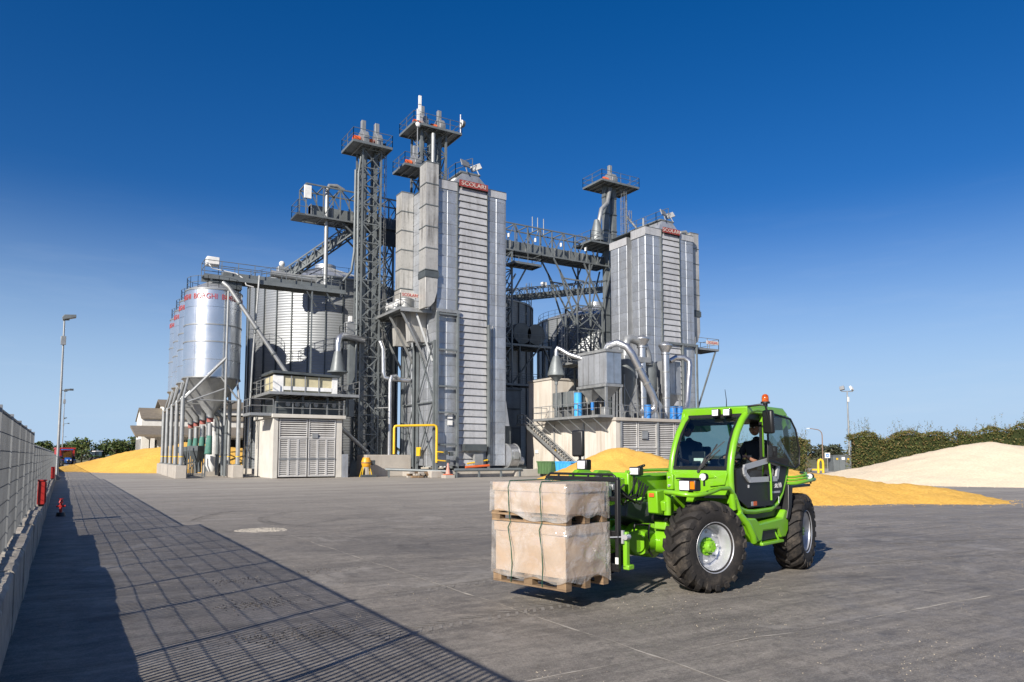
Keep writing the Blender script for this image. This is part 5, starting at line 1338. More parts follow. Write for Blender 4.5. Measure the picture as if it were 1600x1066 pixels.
# front tower plate and right-hand mudguard, seen through the gap
MB().prism([(.16, .98), (.40, 1.02), (.42, 1.32), (.16, 1.34)], 'y', .30, .46).build('front_plate', 'green', TL, bevel=.015)
MB().box(.425, .43, .34, .42, 1.24, 1.29).build('decal', 'orange', TL)
MB().prism([(-.1, 1.02), (.36, 1.05), (.38, 1.18), (.0, 1.3), (-.2, 1.25)], 'y', .48, .56).build('guard_bracket', 'green', TL, bevel=.015)
MB().tube((.3, .55, 1.0), (.3, .55, 1.3), .05, 12).build('guard_post', 'green', TL, smooth=40)
MB().pipe([(.36, .56, 1.31), (.42, .7, 1.31), (.42, .88, 1.29), (.36, .99, 1.285), (.2, 1.03, 1.29), (-.02, 1.045, 1.32), (-.2, 1.05, 1.355), (-.45, 1.05, 1.35), (-.6, 1.05, 1.25), (-.72, 1.06, 1.05), (-.82, 1.08, .86)], .032, 12).build('guard_rail', 'green', TL, smooth=60)
MB().pipe([(.36, -.56, 1.31), (.42, -.7, 1.31), (.42, -.9, 1.29), (.2, -1.03, 1.29), (-.5, -1.05, 1.35)], .032, 10).build('guard_rail', 'green', TL, smooth=60)
MB().prism([(-.55, 1.25), (.1, 1.27), (.12, 1.24), (-.55, 1.2)], 'y', .5, 1.0).build('mudguard', 'black', TL)
# cab
ap = [(-.60, 1.05), (-.57, 1.2), (-.545, 1.42), (-.545, 1.6), (-.585, 1.78), (-.66, 1.96), (-.76, 2.13), (-.91, 2.30), (-1.08, 2.425)]
for y in (1.03, .09):
    MB().pipe([(x, y, z) for x, z in ap], .05, 10).build('front_pillar', 'green', TL, smooth=60)
dr = [(-1.06, 2.425), (-1.3, 2.47), (-2.0, 2.46), (-2.24, 2.4), (-2.33, 2.25), (-2.40, 2.0), (-2.40, 1.77), (-2.30, 1.5), (-2.12, 1.22), (-1.95, 1.07), (-1.73, 1.0), (-1.2, .99), (-.93, 1.01), (-.74, 1.06), (-.60, 1.2)]
MB().pipe([(x, 1.03, z) for x, z in dr], [.05] * 2 + [.04] * 11 + [.05] * 2, 10).build('cab_frame', 'green', TL, smooth=60)
MB().pipe([(x, .09, z) for x, z in dr[:8]], .045, 10).build('cab_frame', 'green', TL, smooth=60)
MB().prism([(-1.06, 2.415), (-1.08, 2.50), (-1.3, 2.54), (-2.2, 2.53), (-2.36, 2.44), (-2.3, 2.4)], 'y', .04, 1.07).build('roof', 'green', TL, bevel=.02)
MB().prism([(-1.0, 2.39), (-.98, 2.50), (-1.1, 2.53), (-1.16, 2.44)], 'y', .02, 1.08).build('visor', 'green', TL, bevel=.012)
MB().prism([(-.94, 2.26), (-1.0, 2.47), (-1.1, 2.5), (-1.06, 2.26)], 'y', .0, .06).build('visor_end', 'green', TL, bevel=.012)
MB().prism([(-2.28, 2.33), (-2.3, 2.5), (-2.62, 2.40), (-2.64, 2.22), (-2.5, 2.2)], 'y', .62, 1.0).build('rear_spoiler', 'green', TL, bevel=.02)
MB().box(-2.66, -2.64, .7, .92, 2.26, 2.33).build('tail_light', 'amber', TL)
wsp = ap[3:]
ws = MB()
for x, z in wsp: ws.v += [(x + .018, .14, z), (x + .018, .98, z)]
ws.f = [(2 * i, 2 * i + 1, 2 * i + 3, 2 * i + 2) for i in range(len(wsp) - 1)]
ws.build('windshield', 'glass', TL, smooth=60, recalc=False)
bd = MB()
for ya, yb in ((.125, .175), (.95, .995)):
    o = len(bd.v)
    for x, z in wsp: bd.v += [(x + .024, ya, z), (x + .024, yb, z)]
    bd.f += [(o + 2 * i, o + 2 * i + 1, o + 2 * i + 3, o + 2 * i + 2) for i in range(len(wsp) - 1)]
bd.box(-.54, -.52, .13, .99, 1.58, 1.645).bar((-.985, .13, 2.37), (-.985, .99, 2.37), .03, .07)
bd.build('windshield_gasket', 'black', TL)
MB().prism([(-.56, 1.12), (-.535, 1.14), (-.50, 1.40), (-.515, 1.59), (-.56, 1.60)], 'y', .08, 1.04).build('cab_front_panel', 'green', TL, bevel=.015)
MB().prism([(.2, 1.43), (.86, 1.49), (.8, 1.54), (.25, 1.52)], 'x', -.506, -.488).build('vent_recess', 'green', TL, bevel=.01)
MB().prism([(.05, 1.30), (.16, 1.30), (.16, 1.52), (.05, 1.56)], 'x', -.52, -.46).build('hinge_plate', 'green', TL, bevel=.012)
MB().tube((-.46, .1, 1.36), (-.44, .1, 1.36), .02, 10).tube((-.46, .1, 1.48), (-.44, .1, 1.48), .015, 10).build('bolt', 'rim', TL, smooth=40)
MB().prism([(.74, 1.36), (.98, 1.39), (1.02, 1.56), (.86, 1.5)], 'x', -.505, -.472).build('side_gusset', 'green', TL, bevel=.012)
# door: black lower half with silver-framed window, upper half folded back
DO = [(-.63, 1.6), (-1.6, 1.78), (-2.34, 1.75), (-2.07, 1.26), (-1.72, 1.06), (-.95, 1.06), (-.66, 1.2)]
DI = [(-.84, 1.63), (-1.6, 1.725), (-1.94, 1.67), (-1.86, 1.45), (-.98, 1.45), (-.86, 1.54)]
dm = MB()
for y in (1.045, 1.075): dm.v += [(x, y, z) for x, z in DO + DI]
F = [(0, 1, 8, 7), (1, 2, 9, 8), (2, 3, 10, 9), (3, 4, 5, 11, 10), (5, 6, 12, 11), (6, 0, 7, 12)]
dm.f = F + [tuple(i + 13 for i in f) for f in F] + [(i, (i + 1) % 7, (i + 1) % 7 + 13, i + 13) for i in range(7)] + [(7 + i, 7 + (i + 1) % 6, 20 + (i + 1) % 6, 20 + i) for i in range(6)]
door = dm.build('door', 'black', TL, smooth=30)
tr = MB()
for i in range(6):
    a, b = DI[i], DI[(i + 1) % 6]; tr.bar((a[0], 1.085, a[1]), (b[0], 1.085, b[1]), .03, .075, (0, 0, 1))
    tr.sphere((a[0], 1.085, a[1]), .037, 8, (1, .4, 1))
tr.build('window_trim', 'grey_trim', door, smooth=40)
MB().add([(x, 1.06, z) for x, z in DI], [tuple(range(6))]).build('lower_window', 'glass_dark', door)
MB().pipe([(-1.58, 1.10, 1.78), (-1.60, 1.12, 1.5), (-1.62, 1.11, 1.14)], .016, 8).build('grab_handle', 'green', door, smooth=60)
MB().box(-1.66, -1.58, 1.08, 1.12, 1.42, 1.52).build('door_latch', 'black', door, bevel=.01)
MB().box(-1.0, -.96, 1.076, 1.079, 1.34, 1.38).build('decal', 'white', door)
MB().box(-1.22, -1.12, 1.076, 1.079, 1.08, 1.14).build('decal', 'orange', door); MB().box(-1.11, -1.05, 1.076, 1.079, 1.08, 1.14).build('decal', 'grey_trim', door)
text('TF', .11, 'green', door, (-1.72, 1.079, 1.345), (R(90), 0, R(180)), .002)
text('38.10', .11, 'white', door, (-1.92, 1.079, 1.345), (R(90), 0, R(180)), .002)
MB().box(-1.99, -1.72, 1.076, 1.079, 1.235, 1.265).build('decal', 'grey_trim', door)
MB().box(-1.95, -1.93, 1.076, 1.08, 1.08, 1.18).build('decal', 'white', door)
UPG = [(-1.52, 1.72), (-1.50, 2.2), (-1.58, 2.38), (-1.75, 2.42), (-2.25, 2.36), (-2.36, 2.2), (-2.46, 1.9), (-2.52, 1.66), (-2.4, 1.6)]
up = MB().add([(x, 1.10 + .05 * (-1.5 - x) + .05 * math.sin((z - 1.6) * 3.6), z) for x, z in UPG], [tuple(range(len(UPG)))]).build('upper_door_window', 'glass_dark', TL)
MB().pipe([(x, 1.10 + .05 * (-1.5 - x) + .05 * math.sin((z - 1.6) * 3.6), z) for x, z in UPG + UPG[:1]], .016, 6).build('window_rim', 'black', up, smooth=60)
MB().bar((-1.55, 1.02, 1.78), (-1.55, 1.02, 2.42), .04, .05).build('door_post', 'green', TL)
MB().bar((-1.52, 1.02, 1.70), (-1.52, 1.02, 2.30), .03, .04).build('door_seal', 'black', TL)
# rear and right panes, inside
MB().add([(-.62, .1, 1.6), (-.66, .1, 1.9), (-1.05, .1, 2.38), (-2.2, .1, 2.38), (-2.36, .1, 1.9), (-2.3, .1, 1.6)], [(0, 1, 2, 3, 4, 5)]).build('side_window', 'glass', TL)
MB().add([(-2.36, .12, 1.75), (-2.36, 1.0, 1.75), (-2.28, 1.0, 2.36), (-2.28, .12, 2.36)], [(0, 1, 2, 3)]).build('rear_window', 'glass', TL)
MB().box(-2.35, -.56, .1, 1.0, .98, 1.02).build('cab_floor', 'black', TL)
MB().prism([(-1.02, 2.34), (-1.05, 2.41), (-2.2, 2.41), (-2.26, 2.30)], 'y', .12, 1.0).build('headliner', 'black', TL)
MB().box(-2.37, -2.31, .1, 1.0, 1.0, 1.74).build('rear_panel', 'black', TL)
MB().box(-2.2, -.62, .1, .14, 1.02, 1.6).build('side_panel', 'black', TL)
MB().prism([(-.60, 1.02), (-.60, 1.60), (-.78, 1.66), (-.86, 1.55), (-.8, 1.02)], 'y', .18, .92).build('dashboard', 'black', TL, bevel=.03)
MB().box(-.84, -.80, .28, .50, 1.66, 1.86).bar((-.82, .4, 1.55), (-.82, .4, 1.68), .04).build('display', 'black', TL, bevel=.01)
MB().bar((-.78, .58, 1.3), (-1.12, .58, 1.72), .07).build('steering_column', 'black', TL)
st = MB().lathe([(.17, -.012), (.188, 0), (.17, .012), (.160, 0), (.17, -.012)], 24).bar((-.17, 0, 0), (.17, 0, 0), .02).bar((0, 0, 0), (0, .17, 0), .02).build('steering_wheel', 'black', TL, smooth=60)
st.location = (-1.14, .58, 1.74); st.rotation_euler = (0, R(38), 0)
seat = MB().box(-2.0, -1.55, .34, .82, 1.28, 1.42).build('seat', 'black', TL, bevel=.05)
MB().prism([(-1.98, 1.38), (-2.12, 1.95), (-2.22, 1.95), (-2.08, 1.35)], 'y', .34, .82).build('seat_back', 'black', seat, bevel=.04)
MB().box(-1.95, -1.6, .42, .74, 1.02, 1.28).build('seat_base', 'black', seat)
MB().box(-1.9, -1.4, .22, .31, 1.4, 1.52).build('armrest', 'black', seat, bevel=.02)
MB().box(-.66, -.64, .52, .66, 1.68, 1.72).box(-.67, -.65, .40, .55, 1.72, 1.76).build('dash_labels', 'white', TL)
# wiper, lamps, mirrors, beacon
MB().bar((-.49, .62, 1.62), (-.62, .80, 1.96), .018).bar((-.50, .55, 1.56), (-.535, .66, 1.76), .035).bar((-.535, .66, 1.77), (-.645, .90, 2.0), .012).bar((-.50, .57, 1.62), (-.60, .85, 1.88), .03, .014).build('wiper', 'black', TL)
for y in (.62, .80):
    b = MB().box(-.97, -.90, y - .055, y + .055, 2.37, 2.48).build('work_light', 'black', TL, bevel=.01)
    MB().box(-.898, -.89, y - .048, y + .048, 2.38, 2.47).build('lamp_lens', 'lens', b, bevel=.004)
def headlight(y, x=.38, z=1.40, yaw=0):
    b = MB().box(x - .14, x, y - .13, y + .13, z - .07, z + .085).build('headlight', 'black', TL, bevel=.02)
    MB().box(x, x + .012, y - .11, y + .035, z - .055, z + .065).build('lamp_lens', 'lens', b, bevel=.004)
    MB().box(x, x + .012, y + .05, y + .115, z - .04, z + .06).build('indicator', 'amber', b, bevel=.004)
    MB().box(x - .12, x - .02, y - .18, y + .17, z + .088, z + .105).build('bracket', 'black', b)
    MB().bar((x - .08, y, z - .07), (x - .12, y, z - .13), .05).build('bracket', 'black', b)
headlight(.90)
for x, y, z in ((.30, 1.09, 1.52), (-3.05, 1.1, 1.46)):
    b = MB().tube((x - .06, y, z), (x, y, z), .05, 14).build('side_lamp', 'black', TL, smooth=40)
    MB().tube((x, y, z), (x + .01, y, z), .046, 14).build('lamp_lens', 'lens', b, smooth=40); MB().bar((x - .03, y, z - .12), (x - .03, y, z), .02).build('stem', 'black', b)
# right-hand mirror with lamp on the far mudguard
mr = MB().box(-.07, .0, -.10, .10, -.2, .2).build('mirror', 'black', TL, bevel=.03); mr.location = (.32, -1.0, 1.98); mr.rotation_euler = (0, 0, R(12))
MB().pipe([(.26, -1.0, 1.8), (.24, -1.0, 1.6), (.26, -.98, 1.34)], .022, 8).build('mirror_stem', 'black', TL, smooth=60)
b = MB().box(.2, .32, -1.02, -.82, 1.58, 1.74).build('headlight', 'black', TL, bevel=.02); MB().box(.322, .334, -.99, -.85, 1.60, 1.72).build('lamp_lens', 'lens', b, bevel=.004)
mr = MB().box(-.05, .03, -.085, .085, -.17, .17).build('mirror', 'black', TL, bevel=.03); mr.location = (-1.18, 1.30, 2.28); mr.rotation_euler = (0, R(3), R(-12))
MB().pipe([(-1.02, 1.04, 2.5), (-1.02, 1.26, 2.52), (-1.07, 1.32, 2.5), (-1.15, 1.33, 2.3)], .015, 8).build('mirror_arm', 'black', TL, smooth=60)
be = MB().tube((-1.95, .9, 2.53), (-1.95, .9, 2.61), .035, 12).tube((-1.95, .9, 2.60), (-1.95, .9, 2.63), .07, 16).build('beacon', 'black', TL, smooth=40)
MB().lathe([(.054, 2.63), (.054, 2.69), (.046, 2.725), (.025, 2.745), (0, 2.75)], 18, (-1.95, .9, 0)).build('beacon_lens', 'ambdark', be, smooth=45)
MB().pipe([(-1.06, .72, 2.52), (-1.08, .71, 2.62), (-1.1, .68, 2.78)], [.008, .006, .004], 6).build('antenna', 'black', TL)
# side tank with step
MB().prism([(-.80, .92), (-.98, .62), (-1.05, .56), (-1.3, .56), (-1.36, .70), (-1.86, .70), (-1.95, .56), (-2.1, .56), (-2.2, .66), (-2.22, .95), (-2.1, .98), (-2.0, .86), (-1.25, .82), (-1.15, .9)], 'y', .78, 1.10).build('side_tank', 'green', TL, bevel=.025)
MB().box(-1.9, -1.28, .80, 1.06, .565, .695).build('step_well', 'black', TL)
MB().box(-1.95, -1.25, .98, 1.14, .50, .545).bar((-1.3, 1.08, .53), (-1.42, 1.04, .70), .03).bar((-1.9, 1.08, .53), (-1.8, 1.04, .70), .03).build('step', 'green', TL, bevel=.012)
MB().box(-2.1, -1.1, .55, .98, .86, 1.0).build('tank_top', 'black', TL, bevel=.02)
MB().tube((-1.9, .9, .98), (-1.75, .9, 1.02), .04, 10).build('filler_cap', 'rim', TL, smooth=40)
MB().pipe([(-.68, 1.06, 1.0), (-.85, 1.1, .86), (-.98, 1.12, .68), (-1.05, 1.1, .58)], .05, 10).build('front_skirt', 'green', TL, smooth=60)
MB().prism([(-2.22, 1.36), (-2.36, 1.32), (-2.30, .98), (-2.2, .8), (-2.12, .84), (-2.2, 1.0)], 'y', .86, 1.12).build('rear_flap', 'black', TL, bevel=.015)
for dz, r, xe in ((0, .03, -3.15), (.055, .02, -2.9), (.1, .018, -2.85)):
    MB().pipe([(-2.28, 1.0, 1.36 + dz), (-2.45, 1.12, 1.365 + dz), (-2.75, 1.16, 1.39 + dz), (xe, 1.13, 1.41 + dz), (xe - .12, .98, 1.42 + dz)], r, 10).build('rear_guard', 'green', TL, smooth=60)
MB().prism([(-3.3, 1.33), (-2.3, 1.31), (-2.3, 1.28), (-3.3, 1.29)], 'y', .62, 1.0).build('mudguard', 'black', TL)
# boom, telescoped in, with gooseneck head
bo = MB().prism([(-.37, 1.24), (-.33, 1.20), (-.07, 1.20), (-.03, 1.24), (-.03, 1.50), (-.07, 1.54), (-.33, 1.54), (-.37, 1.50)], 'x', -3.0, .40).build('boom', 'green', TL, bevel=.01)
MB().prism([(-.40, 1.18), (.0, 1.18), (.0, 1.56), (-.40, 1.56)], 'x', .30, .42).build('boom_collar', 'green', bo, bevel=.02)
MB().prism([(-.32, 1.24), (-.08, 1.24), (-.08, 1.49), (-.32, 1.49)], 'x', .42, .80).build('inner_boom', 'green', bo, bevel=.015)
MB().prism([(-.35, 1.2), (-.05, 1.2), (-.05, 1.52), (-.35, 1.52)], 'x', .62, .70).build('inner_collar', 'green', bo, bevel=.015)
hd = MB()
GN = [(.76, 1.24), (.78, 1.52), (.92, 1.60), (1.16, 1.61), (1.30, 1.52), (1.34, 1.2), (1.33, .62), (1.24, .46), (1.14, .52), (1.10, .9), (1.02, 1.12)]
hd.prism(GN, 'y', -.36, -.28).prism(GN, 'y', -.02, .06).prism([(x * .985 + .012, z * .97 + .02) for x, z in GN], 'y', -.29, -.01)
hd.build('boom_head', 'green', bo, bevel=.012)
MB().prism([(1.0, 1.36), (1.18, 1.32), (1.20, 1.56), (1.02, 1.58)], 'y', .06, .10).build('head_plate', 'green', bo, bevel=.01)
for x, z in ((1.2, 1.5), (1.24, .56), (.95, 1.42)): MB().tube((x, -.40, z), (x, .12, z), .045, 14).build('pin', 'dsteel', bo, smooth=40)
MB().tube((.5, .0, 1.22), (1.0, .0, 1.15), .05, 12).tube((.9, .0, 1.165), (1.22, .0, 1.02), .028, 10).build('tilt_cylinder', 'green', bo, smooth=40)
MB().prism([(.55, 1.14), (.72, 1.12), (.76, 1.4), (.7, 1.5), (.56, 1.48)], 'y', -.02, .04).build('valve_plate', 'green', bo, bevel=.01)
MB().box(.88, 1.0, .06, .16, 1.34, 1.42).box(1.02, 1.2, .10, .16, 1.25, 1.40).build('valve_block', 'lsteel', bo, bevel=.01)
for i in range(7):
    o = i * .022; w_ = .05 * math.sin(i * 2.3); MB().pipe([(.32 - o, .03 + o, 1.50 - o), (.44 + w_, .1 + o, 1.40 - o * 2), (.52 + o + w_ * 2, .12 + o * .6, 1.2 + w_), (.68 + o, .1 + w_ * .4, 1.13 + o * 2 - w_), (.86 - w_, .08 + o, 1.28 + o), (1.02, .12, 1.36 - o)], .013, 7).build('hydraulic_hose', 'hose', bo, smooth=60)
for i in range(5):
    o = i * .03; MB().pipe([(1.18, .12, 1.34 - o), (1.28, .2 + o, 1.2 - o), (1.33, .22 + o, .95), (1.38, .25, .7 + o)], .012, 7).build('hydraulic_hose', 'hose', bo, smooth=60)
MB().pipe([(.42, -.0, 1.57), (.1, .03, 1.585), (-.3, .03, 1.585), (-.6, .02, 1.58)], .018, 8).pipe([(.34, -.1, 1.57), (-.3, -.1, 1.59), (-.9, -.1, 1.59)], .02, 8).build('boom_pipe', 'green', bo, smooth=60)
b = MB().box(.28, .38, -.02, .16, 1.52, 1.64).build('work_light', 'black', bo, bevel=.015); MB().box(.382, .394, .0, .14, 1.535, 1.625).build('lamp_lens', 'lens', b, bevel=.004)
MB().bar((.1, .05, 1.66), (.3, .05, 1.62), .03).build('lamp_stem', 'black', b)
# fork carriage
CA = MB()
for y in (.56, -.60): CA.box(1.40, 1.47, y - .025, y + .025, .40, 1.50)
for z, h in ((1.50, .03), (1.26, .03), (.82, .05), (.42, .05)): CA.box(1.41, 1.46, -.62, .58, z - h, z + h)
for y in (-.35, -.1, .15, .38): CA.box(1.42, 1.45, y - .012, y + .012, .84, 1.26)
CA.box(1.36, 1.40, -.3, -.2, .45, 1.3).box(1.36, 1.40, -.08, .02, .45, 1.3)
CA.build('fork_carriage', 'black', TL, bevel=.008)
GD = MB(); GD.pipe([(1.44, .52, 1.50), (1.44, .52, 1.54), (1.44, .48, 1.56), (1.44, -.55, 1.56), (1.44, -.6, 1.52), (1.44, -.6, 1.40)], .016, 8)
for y in (-.4, -.15, .1, .32): GD.tube((1.44, y, 1.50), (1.44, y, 1.56), .014, 6)
GD.build('load_guard', 'black', TL, smooth=60)
MB().box(1.33, 1.40, .60, .66, .42, .86).box(1.28, 1.40, .60, .69, .40, .46).build('side_plate', 'green', TL, bevel=.012)
MB().tube((1.35, .66, .80), (1.43, .66, .80), .035, 12).bar((1.42, .60, .80), (1.55, .52, .80), .014).bar((1.42, .62, .72), (1.42, .62, .88), .03).build('fork_pin', 'rim', TL, smooth=40)
MB().box(1.465, 1.472, .54, .585, .47, .55).build('decal', 'white', TL)
for y in (-.42, .18):
    MB().prism([(1.47, .86), (1.47, .29), (1.50, .265), (2.30, .275), (2.30, .29), (1.52, .305), (1.51, .86)], 'y', y - .06, y + .06).build('fork', 'black', TL, bevel=.006)

# ------------------------------------------------------------------ driver
def skinned(name, verts, edges, m, parent, sub=2):
    me = bpy.data.meshes.new(name); me.from_pydata([v[:3] for v in verts], edges, [])
    me.materials.append(M[m]); o = bpy.data.objects.new(name, me); COL.objects.link(o)
    sk = o.modifiers.new('skin', 'SKIN'); o.modifiers.new('sub', 'SUBSURF').levels = sub; o.modifiers['sub'].render_levels = sub
    sk.use_smooth_shade = True
    for i, v in enumerate(verts):
        o.data.skin_vertices[0].data[i].radius = (v[3], v[4] if len(v) > 4 else v[3])
    o.data.skin_vertices[0].data[0].use_root = True
    if parent: o.parent = parent
    return o
PM = thing('person', 'driver in dark jacket seated in the green cab, forearms bare, hands on the wheel', 'person', (7.14, 7.964, 0), None, math.atan2(-.2401, -.9707), True)
V = [(-1.86, .58, 1.50, .15, .13), (-1.92, .58, 1.72, .15, .12), (-1.93, .58, 1.95, .16, .12), (-1.91, .58, 2.04, .06, .06), (-1.89, .58, 2.10, .055, .055),
     (-1.92, .76, 1.97, .07), (-1.80, .84, 1.75, .055), (-1.56, .80, 1.66, .045), (-1.92, .40, 1.97, .07), (-1.80, .33, 1.75, .055), (-1.56, .40, 1.66, .045),
     (-1.82, .68, 1.48, .10), (-1.40, .74, 1.50, .085), (-1.30, .74, 1.14, .06), (-1.16, .74, 1.06, .05), (-1.82, .48, 1.48, .10), (-1.40, .42, 1.50, .085), (-1.30, .42, 1.14, .06), (-1.16, .42, 1.06, .05)]
skinned('clothing', V, [(0, 1), (1, 2), (2, 3), (3, 4), (2, 5), (5, 6), (6, 7), (2, 8), (8, 9), (9, 10), (0, 11), (11, 12), (12, 13), (13, 14), (0, 15), (15, 16), (16, 17), (17, 18)], 'cloth', PM)
hv = [(-1.88, .58, 2.10, .05, .05), (-1.87, .58, 2.17, .075, .085), (-1.87, .58, 2.25, .08, .095), (-1.87, .58, 2.31, .05, .06), (-1.775, .58, 2.205, .016, .016)]
skinned('head', hv, [(0, 1), (1, 2), (2, 3), (1, 4)], 'skin', PM)
for y in (.55, .61): MB().sphere((-1.786, y, 2.235), .010, 8).build('eye', 'white', PM, smooth=60)
MB().bar((-1.785, .555, 2.155), (-1.785, .605, 2.155), .008, .006).build('mouth', 'redink', PM)
for y in (.488, .672): MB().sphere((-1.88, y, 2.21), .03, 8, (.7, .4, 1)).build('ear', 'skin', PM, smooth=60)
MB().sphere((-1.895, .58, 2.27), .105, 14, (1, .92, .78)).build('hair', 'hair', PM, smooth=60)
for s, yy in ((1, .80), (-1, .40)):
    yh = .58 + s * .15
    hvv = [(-1.60, yy, 1.67, .042), (-1.40, (yy + yh) / 2, 1.72, .034), (-1.29, yh, 1.77, .027), (-1.24, yh, 1.79, .033, .02)]
    ed = [(0, 1), (1, 2), (2, 3)]
    for k, L in enumerate((.045, .05, .048, .038)):
        b0 = len(hvv); yo = yh + (k - 1.5) * .019
        hvv += [(-1.20, yo, 1.80, .009), (-1.20 + L * .8, yo, 1.785, .0085), (-1.20 + L * .75, yo, 1.785 - L * .7, .008)]; ed += [(3, b0), (b0, b0 + 1), (b0 + 1, b0 + 2)]
    b0 = len(hvv); hvv += [(-1.25, yh - s * .035, 1.785, .01), (-1.21, yh - s * .045, 1.77, .009)]; ed += [(3, b0), (b0, b0 + 1)]
    skinned('forearm', hvv, ed, 'skin', PM)

for ch in PM.children: ch.location = (-.12, .12, 0)
for nm_ in ('seat', 'steering_wheel', 'steering_column'):
    for ch in TL.children:
        if ch.name.split('.')[0] == nm_: ch.location.y += .10; ch.location.x += -.12 if nm_ == 'seat' else -.06
# ------------------------------------------------------------------ two wrapped pallet loads on the forks
RZ = math.atan2(-.2401, -.9707); MT = Matrix.Translation((7.14, 7.964, 0)) @ Matrix.Rotation(RZ, 4, 'Z')
def pallet_load(lab, z0, hp, hb, cy, cx, lw, ld, lid, seed, rz, bulge):
    p = MT @ Vector((cx, cy, z0))
    t = thing('pallet_load', lab, 'pallet load', p, 'wrapped loads on the forks', RZ + rz, True)
    X, Y = ld / 2, lw / 2                       # x depth, y width
    # wooden pallet
    for i in range(3):
        xx = (-X + .05, 0, X - .05)[i]
        MB().box(xx - .05, xx + .05, -Y, Y, 0, .022).build('bottom_board', 'wood', t)
        for yy in (-Y + .07, 0, Y - .07): MB().box(xx - .05, xx + .05, yy - .07, yy + .07, .024, hp - .045).build('block', 'wood', t)
        MB().box(xx - .06, xx + .06, -Y, Y, hp - .043, hp - .022).build('stringer', 'wood', t)
    for i in range(5):
        yy = -Y + .06 + (2 * Y - .12) * i / 4; MB().box(-X, X, yy - .06, yy + .06, hp - .02, hp).build('deck_board', 'wood', t)
    # carton with sagging faces and a lid
    def shell(x, y, za, zb, amp, nu, nv, sd, name, m, taper=0., hem=0., top=True, smooth=50):
        mb = MB(); pts = []
        per = [(-x, -y), (x, -y), (x, y), (-x, y)]
        for k in range(4):
            a, b = per[k], per[(k + 1) % 4]
            n = nu
            for i in range(n): pts.append((a[0] + (b[0] - a[0]) * i / n, a[1] + (b[1] - a[1]) * i / n, k, i / n))
        NP = len(pts)
        for j in range(nv + 1):
            f = j / nv
            for u, v, k, q in pts:
                nx_, ny_ = [(0, -1), (1, 0), (0, 1), (-1, 0)][k]
                edge = min(q, 1 - q); e = min(1, edge * 6)
                w = amp * (mnoise.fractal(Vector((u * 3 + sd, v * 3, f * 2.2)), 1, 2, 4) + .25) * (.25 + .75 * e) * math.sin(math.pi * min(1, max(0, f * .9 + .05)))
                s = 1 + taper * (1 - f)
                zlow = za + (hem * (.5 + mnoise.noise(Vector((u * 3.5, v * 3.5, sd)))) if hem else 0)
                mb.v.append((u * s + nx_ * w, v * s + ny_ * w, zlow + (zb - zlow) * f))
        for j in range(nv):
            for i in range(NP): mb.f.append((j * NP + i, j * NP + (i + 1) % NP, (j + 1) * NP + (i + 1) % NP, (j + 1) * NP + i))
        if top: mb.f.append(tuple(nv * NP + i for i in range(NP)))
        return mb.build(name, m, t, smooth=smooth)
    shell(X - .02, Y - .025, hp + .002, hp + hb, bulge, 12, 10, seed, 'carton', 'card')
    shell(X - .004, Y - .008, hp + hb - lid, hp + hb + .012, .010, 14, 4, seed + 5, 'carton_lid', 'card')
    f = shell(X + .015, Y + .015, .03, hp + hb + .02, .045, 22, 18, seed + 9, 'film_wrap', 'film', .012, .10, True, 80)
    # green straps right round
    for yy, bow in ((-Y * .46, .05 if hb > .4 else .01), (Y * .40, .04 if hb > .4 else .01)):
        pts = [(X + .012, yy, .02), (X + .045, yy + bow, hp + .1), (X + .04, yy + bow * .6, hp + hb * .5), (X + .04, yy - bow * .5, hp + hb - .05), (X + .012, yy, hp + hb + .034), (-X - .012, yy, hp + hb + .034), (-X - .035, yy, hp + hb * .5), (-X - .01, yy, .02)]
        mb = MB()
        for a, b in zip(pts[:-1], pts[1:]): mb.bar(a, b, .014, .006, (0, 1, 0))
        mb.build('strap', 'strap', t)
    return t
pl_low = pallet_load('lower wrapped carton load on a wooden pallet resting on the forks', .232, .14, .592, -.12, 1.935, 1.2, .80, .10, 2.2, 0, .035)
pl_up = pallet_load('upper, shorter wrapped carton load stacked on the lower one', .988, .12, .345, -.13, 1.945, 1.21, .80, .09, 7.7, R(1.2), .015)
# ------------------------------------------------------------------ foliage
def leaves(mb, tones, c, n, size, shape, rr, up=.3):
    for i in range(n):
        p = shape(rr)
        if p is None: continue
        s = size * rr.uniform(.6, 1.4)
        a = Vector((rr.gauss(0, 1), rr.gauss(0, 1), rr.gauss(0, 1) * .7)).normalized(); b = a.cross(Vector((rr.gauss(0, 1), rr.gauss(0, 1), rr.gauss(0, 1)))).normalized()
        q = Vector(p); o = len(mb.v)
        mb.v += [tuple(q - a * s), tuple(q + b * s * .5), tuple(q + a * s), tuple(q - b * s * .5)]
        mb.f.append((o, o + 1, o + 2, o + 3)); tones.append(max(0, min(1, rr.gauss(.3, .3))))
def leafbuild(mb, tones, name, m, parent):
    off = OFF.get(parent.name, (0, 0, 0)); me = mb.mesh(name, off, None, False); me.materials.append(M[m])
    at = me.attributes.new('tone', 'FLOAT', 'FACE'); at.data.foreach_set('value', tones)
    o = bpy.data.objects.new(name, me); COL.objects.link(o); o.parent = parent
    return o
